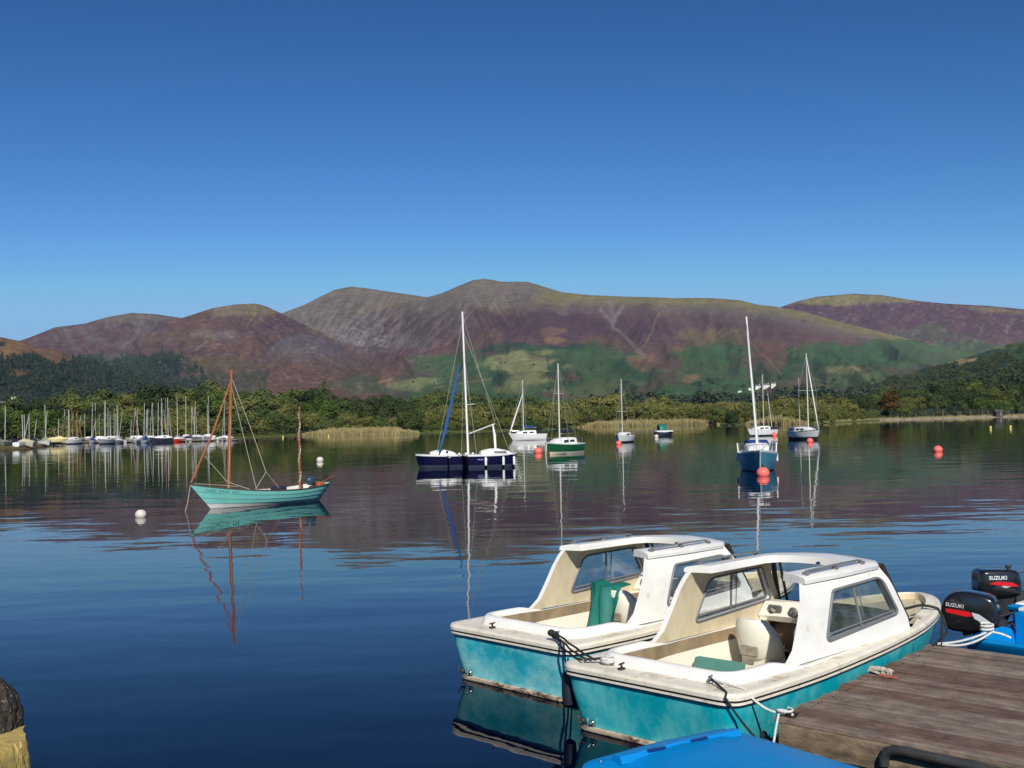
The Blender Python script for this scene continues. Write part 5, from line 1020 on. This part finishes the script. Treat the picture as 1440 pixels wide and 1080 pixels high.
        m = MB(); m.box((1.85, .36, .275), (.5, .62, .13), bev=.03); part('floor_step', m, SEATM, t)
    if seat_cloth:
        rs = np.random.RandomState(5); m = MB(); K = 22; rows = []
        for i in range(K+1):
            v = i/K; row = []
            for j in range(K+1):
                u = j/K; y = .20+.56*(u-.0)*(1-.25*v); fold = .03*math.sin(u*17+v*2.5)*(.3+v)+.02*math.sin(u*7-v*4); 
                if v < .28: x = 2.33-.16*(v/.28)*1.3; z = .90-.02*(v/.28)+.02*math.sin(u*9)
                else: k_ = (v-.28)/.72; x = 2.12-.20*k_-fold; z = .88-.62*k_+.03*math.sin(u*5)
                row.append((x-.03*math.sin(u*math.pi), y+fold*.6, z))
            rows.append(row)
        m.loft(rows, closed=False); rows2 = [[(x+.012, y, z-.006) for x, y, z in r] for r in rows]; m.loft(rows2, closed=False)
        o = part('tarpaulin', m, TARP, None, 60); o.location = (px_, py_, 0); o.rotation_euler = (0, 0, ang); tag(o, 'crumpled green tarpaulin draped over a seat in the farther cabin boat', 'tarpaulin')
        m = MB(); m.sphere((2.98, .12, .72), .045, 10, 0, (1, .8, 1.5)); m.box((2.98, .12, .81), (.05, .05, .08), bev=.01); o = solo('lifejacket_light', m, RED, 'small red canister hanging by the dashboard of the farther cabin boat', 'canister', (px_, py_, 0), ang)
    return t
B2 = (1.12, 10.42, R_(43.8)); B1 = (-.14, 12.68, R_(42.4))
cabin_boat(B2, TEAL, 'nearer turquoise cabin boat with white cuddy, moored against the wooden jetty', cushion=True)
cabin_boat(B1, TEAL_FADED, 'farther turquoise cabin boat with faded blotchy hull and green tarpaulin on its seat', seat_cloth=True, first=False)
def bp(B, x, y, z): c, s_ = math.cos(B[2]), math.sin(B[2]); return Vector((B[0]+c*x-s_*y, B[1]+s_*x+c*y, z))

# ================================================================== JETTY
JZ = .45; J0 = Vector((2.16, 9.66)); J1 = Vector((4.53, 12.52)); U = (J1-J0); UL = U.length; U.normalize(); V2 = Vector((math.cos(R_(-44.5)), math.sin(R_(-44.5)))); VL = 9.0
JW = [mat('jetty_plank_%s' % c, col, .8, .30, 2.2, dirt=(dc, .42, .72, 5.0, (1, 1, 1)), bump=.004, bscale=14, stretch=(1.0, 9, 9)) for c, col, dc in (('brown', (.150, .096, .068), (.055, .032, .024)), ('grey', (.215, .165, .128), (.09, .058, .042)), ('dark', (.095, .058, .044), (.045, .027, .022)), ('pale', (.27, .215, .17), (.12, .08, .06)))]
jt = thing('wooden_jetty', 'weathered brown plank jetty at the lower right', 'jetty', (J0.x, J0.y, 0), math.atan2(V2.y, V2.x)); J3 = Matrix.Rotation(-math.atan2(V2.y, V2.x), 2)
ul = J3@U; m = MB(); npl = 25; pw = UL/npl; rj = random.Random(3)
for k in range(npl):
    a = ul*(k*pw+.010); b = ul*((k+1)*pw-.011); x0 = rj.uniform(-.035, .02); dz = rj.uniform(-.006, .006); mi = rj.choice([0, 0, 1, 2, 0, 1, 3] if k < 18 else [0, 1, 1, 3])
    segs = 14; top = []; 
    for e_, (pp, sg) in enumerate(((a, 1), (b, -1))):
        pass
    xs = [x0+(VL)*i/segs for i in range(segs+1)]; wob = [rj.uniform(-.002, .002) for _ in xs]
    r1 = [(a.x+x, a.y, JZ-.04) for x in xs]; r2 = [(a.x+x, a.y, JZ-.005+dz) for x in xs]; r3 = [(a.x+x, a.y+.006, JZ+dz+w_) for x, w_ in zip(xs, wob)]; r4 = [(b.x+x, b.y-.006, JZ+dz+w_) for x, w_ in zip(xs, wob)]; r5 = [(b.x+x, b.y, JZ-.005+dz) for x in xs]; r6 = [(b.x+x, b.y, JZ-.04) for x in xs]
    ids = m.loft([r1, r2, r3, r4, r5, r6], closed=False, m=mi); m.face([i_[0] for i_ in ids], mi); m.face([i_[-1] for i_ in ids], mi)
part('deck_boards', m, JW, jt, 30)
FAS = mat('jetty_fascia', (.25, .19, .12), .85, .35, 3, dirt=((.07, .045, .03), .42, .68, 3.5, (1.2, 1, 3)), bump=.006, bscale=12, stretch=(1, 1, 2))
m = MB(); m.box((VL/2+.05, -.01, JZ-.145), (VL, .06, .20), 0); part('front_beam', m, FAS, jt, 0)
m = MB(); m.box((VL/2+.09, .06, JZ-.335), (VL-.05, .05, .16), 0); part('lower_beam', m, mat('dark_wet_timber', (.06, .045, .03), .8, .3, 3), jt, 0)
m = MB(); cc = ul*(UL/2); m.box((cc.x+.05, cc.y, JZ-.145), (.07, UL-.10, .20), rz=math.atan2(ul.y, ul.x)-math.pi/2); part('side_beam', m, FAS, jt, 0)
for k, (fx, fu) in enumerate(((.14, .12), (2.8, .12), (5.5, .12), (.16, 1.75), (.2, 3.5), (2.8, 3.55), (5.5, 3.55))):
    p = ul*fu; m = MB(); m.box((p.x+fx, p.y, -.55), (.15, .15, 1.85), bev=.01); part('jetty_post', m, mat('dark_wet_timber', (.06, .045, .03)), jt, 0)
m = MB()
for k in range(npl):
    for fx in (.1, 2.8, 5.5):
        for q in (.3, .7): p = ul*((k+q)*pw); m.lathe([(.009, 0), (.009, .004), (.004, .005)], (p.x+fx, p.y, JZ+.001), 6)
part('nail_heads', m, DARKTRIM_RIMSHADE, jt, 0)
def jp(u, v, z=JZ): p = J0+U*u+V2*v; return Vector((p.x, p.y, z))
# curved black rubber fender along the front of the jetty
fp = [(1210, 1092, .26), (1216, 1078, .32), (1228, 1066, .37), (1245, 1060, .395), (1265, 1059, .40), (1300, 1066, .395), (1350, 1078, .39), (1420, 1096, .38), (1520, 1122, .37)]
m = MB(); nrm_ = Vector((-U.x, -U.y, 0)); m.tube([Vector((*(J0+V2*((at(x, y, z).to_2d()-J0).dot(V2))-U*.072), z)) for x, y, z in fp], .040, 10)
o = solo('rubber_fender', m, mat('black_rubber', (.035, .037, .035), .6, .25, 8, bump=.004), 'curved black rubber fender bolted along the front edge of the jetty', 'fender', smooth=60)

# ================================================================== BLUE BOATS
def blue_boat(org, ang, L, W, z, label, motor=None, deck=False, tube_edge=False):
    t = thing('blue_boat', label, 'dinghy', (org[0], org[1], 0), ang); m = MB(); rings = []
    def outline(off, zz):
        P = []; hw = W/2-off; x1 = L-off
        for x, y in ((off, -hw*.96), (.10+off, -hw), (L*.55, -hw), (L*.8, -hw*.78), (L*.95, -hw*.4), (x1, 0), (L*.95, hw*.4), (L*.8, hw*.78), (L*.55, hw), (.10+off, hw), (off, hw*.96)): P.append((x, y, zz))
        return P
    m.loft([outline(.06, -.12), outline(.04, .06), outline(.03, .16)], m=1); m.loft([outline(.03, .16), outline(.0, z-.10), outline(-.03, z-.06), outline(-.035, z-.02), outline(.0, z), outline(.08, z), outline(.12, z-.03)], m=0)
    if deck: m.face(m.pts(outline(.12, z-.03)), 0)
    else:
        m.loft([outline(.12, z-.03), outline(.16, .14)], m=0); m.face(m.pts(outline(.16, .14)), 0)
    part('hull', m, [BLUEP, BLKHULL], t, 30); return t
def outboard(name, label, p, ang, s, tilt, decal_side, style=0):
    t = thing(name, label, 'outboard motor', p, ang, None, ry=tilt); m = MB()
    # cowl: side profile swept across the width, edges rounded.  local x forward (towards the boat), z up
    if style == 0: pr = [(-.30, -.02), (-.34, .08), (-.33, .20), (-.27, .30), (-.15, .345), (.02, .32), (.16, .27), (.20, .20), (.205, .04), (.17, -.03), (.0, -.06), (-.16, -.06)]
    else: pr = [(-.22, .0), (-.235, .10), (-.225, .20), (-.20, .245), (-.10, .255), (.08, .25), (.17, .235), (.20, .17), (.205, .03), (.18, -.01), (.0, -.03), (-.12, -.03)]
    pr = [(x*s, z*s) for x, z in pr]; cx = sum(p_[0] for p_ in pr)/len(pr); cz = sum(p_[1] for p_ in pr)/len(pr); hw = .15*s
    sm = []; nP = len(pr)
    for i in range(nP):
        a, b, c, d = [Vector(pr[(i+q) % nP]) for q in (-1, 0, 1, 2)]
        for k in range(3): tt = k/3; sm.append(.5*((2*b)+(c-a)*tt+(2*a-5*b+4*c-d)*tt*tt+(3*b-a-3*c+d)*tt**3))
    rings = []
    for y, k in ((-1, .80), (-.93, .92), (-.75, .985), (-.4, 1), (.4, 1), (.75, .985), (.93, .92), (1, .80)): rings.append([(cx+(q.x-cx)*k, y*hw, cz+(q.y-cz)*k) for q in sm])
    m.loft(rings, cap0=True, cap1=True); cw = part('cowl', m, COWL, t, 45)
    m = MB(); m.loft([[(x*s, y*s, z*s) for x, y, z in r] for r in ([(-.17, -.09, -.02), (.15, -.09, -.02), (.15, .09, -.02), (-.17, .09, -.02)], [(-.14, -.07, -.22), (.10, -.07, -.22), (.10, .07, -.22), (-.14, .07, -.22)], [(-.11, -.04, -.34), (.05, -.04, -.34), (.05, .04, -.34), (-.11, .04, -.34)], [(-.09, -.025, -.80), (.03, -.025, -.80), (.03, .025, -.80), (-.09, .025, -.80)])], cap0=True, cap1=True); part('motor_leg', m, COWL2, t, 30)
    m = MB(); m.box((.20*s, 0, -.10*s), (.10*s, .20*s, .26*s), bev=.01); m.tube([(.2*s, -.06*s, -.02*s), (.32*s, -.06*s, .0), (.36*s, -.06*s, -.14*s)], .014, 6); m.tube([(.2*s, .06*s, -.02*s), (.32*s, .06*s, .0), (.36*s, .06*s, -.14*s)], .014, 6); part('clamp_bracket', m, COWL2, t, 40)
    m = MB(); m.tube([(.18*s, 0, .06*s), (.42*s, .02, .12*s), (.62*s, .03, .13*s)], [.014, .014, .02], 7); part('tiller', m, COWL2, t, 60)
    y = decal_side*(hw+.0025); k0 = .0
    # name in the photograph's lettering plus a red and silver flash
    fc = bpy.data.curves.new('lettering', 'FONT'); fc.body = 'SUZUKI'; fc.size = (.050 if style == 0 else .054)*s; fc.extrude = .0012; fc.offset = .0012; fc.align_x = 'CENTER'; fc.align_y = 'CENTER'; fc.space_character = 1.02
    tmp = bpy.data.objects.new('lettering', fc); COL.objects.link(tmp); dg = bpy.context.evaluated_depsgraph_get(); me = bpy.data.meshes.new_from_object(tmp.evaluated_get(dg)); bpy.data.objects.remove(tmp); me.materials.clear(); me.materials.append(SILV if style == 0 else mat('white_lettering', (.8, .8, .8), .4, .02))
    o = link('lettering', me, cw); slope = (.20 if style == 0 else .0)
    hsc = 1.0
    if decal_side < 0: o.matrix_local = Matrix.Translation(((-.19 if style == 0 else -.05)*s, y, (.215 if style == 0 else .175)*s))@Matrix.Rotation(slope, 4, 'Y')@Matrix.Rotation(R_(90), 4, 'X')
    else: o.matrix_local = Matrix.Translation(((-.14 if style == 0 else -.03)*s, y, (.215 if style == 0 else .185)*s))@Matrix.Rotation(slope, 4, 'Y')@Matrix.Rotation(R_(180), 4, 'Z')@Matrix.Rotation(R_(90), 4, 'X')
    def flash(P, matl, nm):
        m = MB(); m.loft([[(x*s, y-decal_side*.002, z*s) for x, z in P], [(x*s, y+decal_side*.001, z*s) for x, z in P]], cap0=True, cap1=True); part(nm, m, matl, cw, 0)
    if style == 0: flash([(-.285, .19), (-.275, .15), (-.10, .10), (-.03, .10), (-.06, .145), (-.16, .17)], RED, 'red_flash'); flash([(-.04, .14), (.03, .115), (.12, .04), (.155, -.005), (.08, .01), (-.02, .075)], SILV, 'silver_flash')
    else: flash([(-.15, .115), (-.05, .14), (.10, .125), (.165, .085), (.05, .085), (-.06, .10)], RED, 'red_flash'); flash([(-.02, .085), (.05, .10), (.08, .085), (.03, .07)], SILV, 'silver_flash')
    m = MB(); m.tube([(.12*s, 0, .22*s), (.12*s, 0, (.275 if style else .27)*s)], .018*s, 8); m.sphere((.12*s, 0, .275*s), .026*s, 8, 0, (1.5, 1, .7)); m.tube([(.19*s, 0, .20*s), (.27*s, 0, .23*s)], .014*s, 6); part('starter_handle', m, COWL2, cw, 60)
    return t
ab = math.atan2(-.77, .64); nearE = Vector((5.17, 13.22)); across = Vector((.77, .64)); o1 = nearE+across*.68
t = blue_boat(o1, ab, 3.6, 1.36, .38, 'bright blue dinghy with black bottom lying behind the far end of the jetty')
m = MB(); m.box((.04, 0, .33), (.06, 1.2, .16), bev=.02); part('transom', m, BLUEP, t); m = MB(); m.box((1.5, 0, .30), (.35, 1.15, .05), bev=.015); part('thwart', m, BLUEP, t)
m = MB(); m.box((.42, .40, .36), (.60, .42, .46), bev=.04); m.box((.42, .40, .605), (.50, .34, .05), 1, bev=.015); part('stern_box', m, [BLUEP, WHITE_C], t)
outboard('outboard_motor', 'black outboard motor with red and silver flash, nearer and tilted of the two', Vector((5.62, 13.92, .40)), ab+.38, 1.2, -.10, -1, 0)
o2 = Vector((6.75, 14.95)); t = blue_boat(o2, ab+.02, 3.6, 1.30, .52, 'second bright blue dinghy with a white edged stern beside the first'); m = MB(); m.box((.06, 0, .50), (.12, 1.1, .07), bev=.02); part('transom_cap', m, WHITE_C, t); m = MB(); m.box((1.5, 0, .36), (.35, 1.05, .05), bev=.015); part('thwart', m, BLUEP, t)
outboard('outboard_motor', 'black outboard motor with small white lettering, farther and upright of the two', Vector((6.36, 15.12, .58)), ab+.85, 1.25, 0, -1, 1)
# near blue boat, only its stern corner in view
ca = Vector((.45, 8.59)); cb = Vector((1.72, 9.42)); e1 = (cb-ca).normalized(); wd = (cb-ca).length; e2 = Vector((e1.y, -e1.x)); t = thing('blue_boat', 'bright blue plastic boat with a slotted ridge, cut off at the lower picture edge', 'dinghy', (ca.x, ca.y, 0), math.atan2(e1.y, e1.x))
# local x along the transom, local y towards the camera is negative
m = MB(); Lb = 3.4
def oc(off, z, zc=0): return [(off, -off-.05, z-.02), (off+.06, -off, z), (wd*.5, -off+.01, z+zc), (wd-off-.06, -off, z+zc*.6), (wd-off, -off-.06, z), (wd-off+.03, -Lb*.6, z), (wd*.75, -Lb*.92, z+.02), (wd*.5, -Lb+off, z+.03), (wd*.25, -Lb*.92, z+.02), (off-.03, -Lb*.6, z)]
m.loft([oc(.10, -.15), oc(.06, .05)], m=1); m.loft([oc(.06, .05), oc(.015, .34), oc(-.012, .37), oc(-.015, .405), oc(.01, .43, .012), oc(.05, .447, .02), oc(.30, .462, .035)], mats=[2, 0, 0, 0, 0, 0], cap1=True); part('hull', m, [BLUEP, BLKHULL, NAVYP], t, 35)
m = MB(); m.loft([[(.18, y, z), (wd*.5, y, z+.012), (wd-.12, y, z)] for y, z in ((-.16, .440), (-.175, .492), (-.255, .498), (-.275, .442))], closed=False); m.face(m.pts([(.18, -.16, .44), (.18, -.175, .492), (.18, -.255, .498), (.18, -.275, .442)])); m.face(m.pts([(wd-.12, -.16, .44), (wd-.12, -.175, .492), (wd-.12, -.255, .498), (wd-.12, -.275, .442)])); rd = part('hinge_ridge', m, BLUEP, t, 35)
for x in (.52, .95): m = MB(); m.box((x, -.262, .497), (.17, .035, .016), bev=.004); part('slot', m, NAVYP, rd, 0)
m = MB(); m.sphere((.10, -.12, .445), .012, 8); part('rivet', m, METAL, t)

# ================================================================== ROPES
def sag(a, b, d, n=10, j=0.0): return [Vector(a).lerp(Vector(b), i/n)-Vector((0, 0, d*4*(i/n)*(1-i/n)))+Vector((rnd.uniform(-j, j), rnd.uniform(-j, j), 0)) for i in range(n+1)]
def rope(paths, matl, r, label, name='mooring_rope'):
    m = MB()
    for p in paths: m.tube(p, r, 7)
    return solo(name, m, matl, label, 'rope', smooth=60)
z2 = gz(.2)+.11
rope([sag(bp(B2, .24, -.60, z2+.03), bp(B2, .02, -.92, z2+.0), .0, 4)+sag(bp(B2, -.04, -.95, z2-.03), jp(-.06, -.10, .22), .03)], ROPEB, .011, 'thin dark rope from the nearer cabin boat stern cleat to the jetty corner')
rope([sag(bp(B2, .26, -.60, z2+.02), bp(B2, .22, -.97, z2-.0), .0, 4)+sag(bp(B2, .22, -1.02, z2-.05), jp(.06, .05, JZ+.03), .04), [jp(.06+.05*math.sin(a), .06+.07*math.cos(a), JZ+.03+.005*a) for a in [i*.6 for i in range(14)]], sag(jp(.02, .02, JZ+.03), jp(-.05, .0, .25), -.01)], ROPEW, .011, 'white rope from the nearer cabin boat tied off at the near jetty corner')
k1 = bp(B1, .05, -.72, gz(0)+.15)
m = MB(); m.sphere(k1+Vector((-.02, .02, .04)), .042, 10, 0, (1, 1, .9)); m.sphere(k1+Vector((.02, 0, .02)), .045, 8)
for q in range(3): m.tube(sag(k1+Vector((.01*q, 0, .04)), bp(B2, .08+.03*q, .80-.05*q, gz(0)+.14), .06-.03*q, 9, .012), .011, 6)
m.tube(sag(bp(B2, .10, .80, gz(0)+.135), bp(B2, .34, .52, gz(0)+.15), -.01, 8, .01), .014, 6)
solo('mooring_rope', m, ROPEB, 'knotted thick black rope lashing the two cabin boats together at their sterns', 'rope', smooth=60)
rope([[bp(B2, .20+.05*math.cos(a), .58+.07*math.sin(a), gz(0)+.13+.003*a) for a in [i*.7 for i in range(20)]]], ROPEW, .014, 'little heap of white rope on the stern deck beside the knotted black rope')
fz = gz(5)+.13
rope([[bp(B2, 3.75, -.62, fz+.06), bp(B2, 4.05, -.60, fz+.05), bp(B2, 4.25, -.56, fz+.03), bp(B2, 4.42, -.57, fz+.0), bp(B2, 4.50, -.64, fz-.03), bp(B2, 4.50, -.70, fz-.13), *sag(bp(B2, 4.46, -.76, .50), Vector((*(J1-U*.12+V2*.06), JZ+.02)), .02, 5)], sag(bp(B2, 4.50, -.69, fz-.10), Vector((*(J1-U*.05+V2*.12), JZ+.02)), .03, 6)], ROPEB, .015, 'black rope over the bow of the nearer cabin boat to the jetty')
w0 = Vector((*(J1-U*.07+V2*.10), JZ+.03)); w1 = at(1388, 889, .46)
rope([sag(w0, w1, .03), sag(w0+Vector((.03, -.05, 0)), w1+Vector((.02, -.05, .0)), .06), [w1+Vector((.07*math.cos(a), .06*math.sin(a), .01+.006*a)) for a in [i*.7 for i in range(24)]], sag(w1, w1+Vector((.22, -.12, -.05)), -.02)], ROPEW, .014, 'doubled white rope from the far jetty corner to the knot on the blue dinghy')
m = MB()
for q in range(26): a = q*.9; m.tube([jp(2.02+.05*math.sin(a)+.02*q/26, .10+.11*math.cos(a*1.3), JZ+.015+.02*(q % 3)), jp(2.02+.05*math.sin(a+.8), .10+.11*math.cos(a*1.3+1.), JZ+.02+.018*((q+1) % 3))], .012, 5)
solo('rope_heap', m, mat('dirty_white_rope', (.45, .40, .33), .9, .3, 30), 'small frayed heap of dirty white rope on the jetty edge midway along', 'rope', smooth=60)
m = MB()
for q in range(10): a = q*1.1; m.tube([jp(1.92+.03*math.sin(a), .22+.09*math.cos(a), JZ+.012), jp(1.92+.03*math.sin(a+1), .22+.09*math.cos(a+1), JZ+.018)], .009, 5)
solo('rope_end', m, mat('faded_red_rope', (.35, .10, .07), .9), 'faded red rope end beside the frayed white rope heap on the jetty', 'rope', smooth=60)
m = MB(); c = jp(.08, .10, JZ); m.box(c+Vector((0, 0, .01)), (.09, .05, .02), rz=R_(-44)); m.tube([c+Vector((-.03, .03, .03)), c+Vector((0, 0, .055)), c+Vector((.05, -.05, .035))], .014, 6); solo('jetty_cleat', m, DARKTRIM_RIMSHADE, 'rusty iron cleat at the near corner of the jetty', 'cleat')
m = MB(); m.sphere((0, 0, 0), .09, 14, 0, (1, 1, .85)); m.tube([(0, 0, .05), (0, 0, .13)], .02, 6); o = solo('black_fender_ball', m, BLACKL, 'round black fender hanging low between the nearer cabin boat and the jetty corner', 'fender', jp(-.07, -.10, .20))
m = MB(); m.lathe([(.02, -.18), (.06, -.15), (.068, -.06), (.068, .06), (.06, .15), (.02, .18)], (0, 0, 0), 14); m.tube([(0, 0, .17), (0, 0, .30)], .010, 6); o = solo('boat_fender', m, mat('dark_blue_fender', (.012, .018, .03), .5), 'dark fender hanging at the stern corner between the two cabin boats', 'fender', bp(B2, .16, 1.07, .34))

# ================================================================== BOULDER AND YELLOW BLOCK AT LOWER LEFT
rp = at(22, 1060, .5); bx = Vector((-4.10, 9.25, 0)); m = MB(); rs = []
YBm = mat('yellow_painted_stone', (.40, .30, .09), .85, .2, 3, dirt=((.18, .13, .06), .52, .75, 4.0), bump=.02, bscale=10)
t = thing('mooring_block', 'yellow painted stone block at the lower left corner of the picture', 'stone block', (0, 0, 0))
P0 = at(-60, 1075, .5); P1 = at(18, 1048, .5); P2 = at(33, 1043, .5); base = [(P0.x, P0.y), (P1.x, P1.y), (P2.x+.02, P2.y+.05), (P0.x-.2, P2.y+.9)]
rr_ = random.Random(2); Kb = 10
def edge(zs, off): return [(x+off*.4*(1 if i in (1, 2) else -1), y-off*.3, zs) for i, (x, y) in enumerate(base)]
sub = lambda P: [tuple(Vector(P[i]).lerp(Vector(P[(i+1) % 4]), k/Kb)) for i in range(4) for k in range(Kb)]
jit = lambda P, a: [(x+rr_.uniform(-a, a), y+rr_.uniform(-a, a), z+rr_.uniform(-a, a)) for x, y, z in P]
R5 = [sub(edge(-.4, .04)), sub(edge(.0, .04))]+[jit(sub(edge(z, .02)), .012) for z in (.1, .2, .3, .4)]+[jit(sub(edge(.46, .0)), .012), jit(sub(edge(.5, -.06)), .012)]
m.loft(R5, cap0=True, cap1=True); part('block', m, YBm, t, 50)
bm = bmesh.new(); bmesh.ops.create_icosphere(bm, subdivisions=5, radius=1)
top = at(0, 958, 1.05); cen = Vector((-4.47, 9.62, .50))
for v in bm.verts:
    p = v.co; n1 = float(fbm(p.x*1.9+p.z*1.1+8, p.y*1.9+p.z+8, 4, 3)); n2 = float(fbm(p.x*7+p.z*6+40, p.y*7-p.z*5+40, 3, 5)); s_ = 1+.35*(n1-.5)+.16*(n2-.5); v.co = Vector((p.x*.30*s_, p.y*.30*s_, p.z*.43*s_))
me = bpy.data.meshes.new('rock'); bm.to_mesh(me); bm.free(); me.materials.append(mat('lichen_rock', (.040, .030, .022), .9, .6, 9, dirt=((.26, .21, .14), .56, .64, 20.0), bump=.045, bscale=24)); me.shade_smooth() if hasattr(me, 'shade_smooth') else None
o = link('mossy_rock', me); o.location = cen; tag(o, 'rough dark lichen speckled rock standing on the yellow block at the left edge', 'rock')

# ================================================================== HAZE
if HAZE:
    hb = MB(); hb.box((0, 4700, 424), (11000, 12600, 860)); m = bpy.data.materials.new('haze_air'); m.use_nodes = True; n = m.node_tree; n.nodes.remove(n.nodes['Principled BSDF'])
    pv = n.nodes.new('ShaderNodeVolumePrincipled'); pv.inputs['Color'].default_value = (.62, .76, 1, 1); pv.inputs['Density'].default_value = HAZE; pv.inputs['Anisotropy'].default_value = 0
    n.links.new(pv.outputs[0], n.nodes['Material Output'].inputs['Volume'])
    o = link('haze', hb.mesh('haze', [m], 0)); tag(o, kind='stuff')
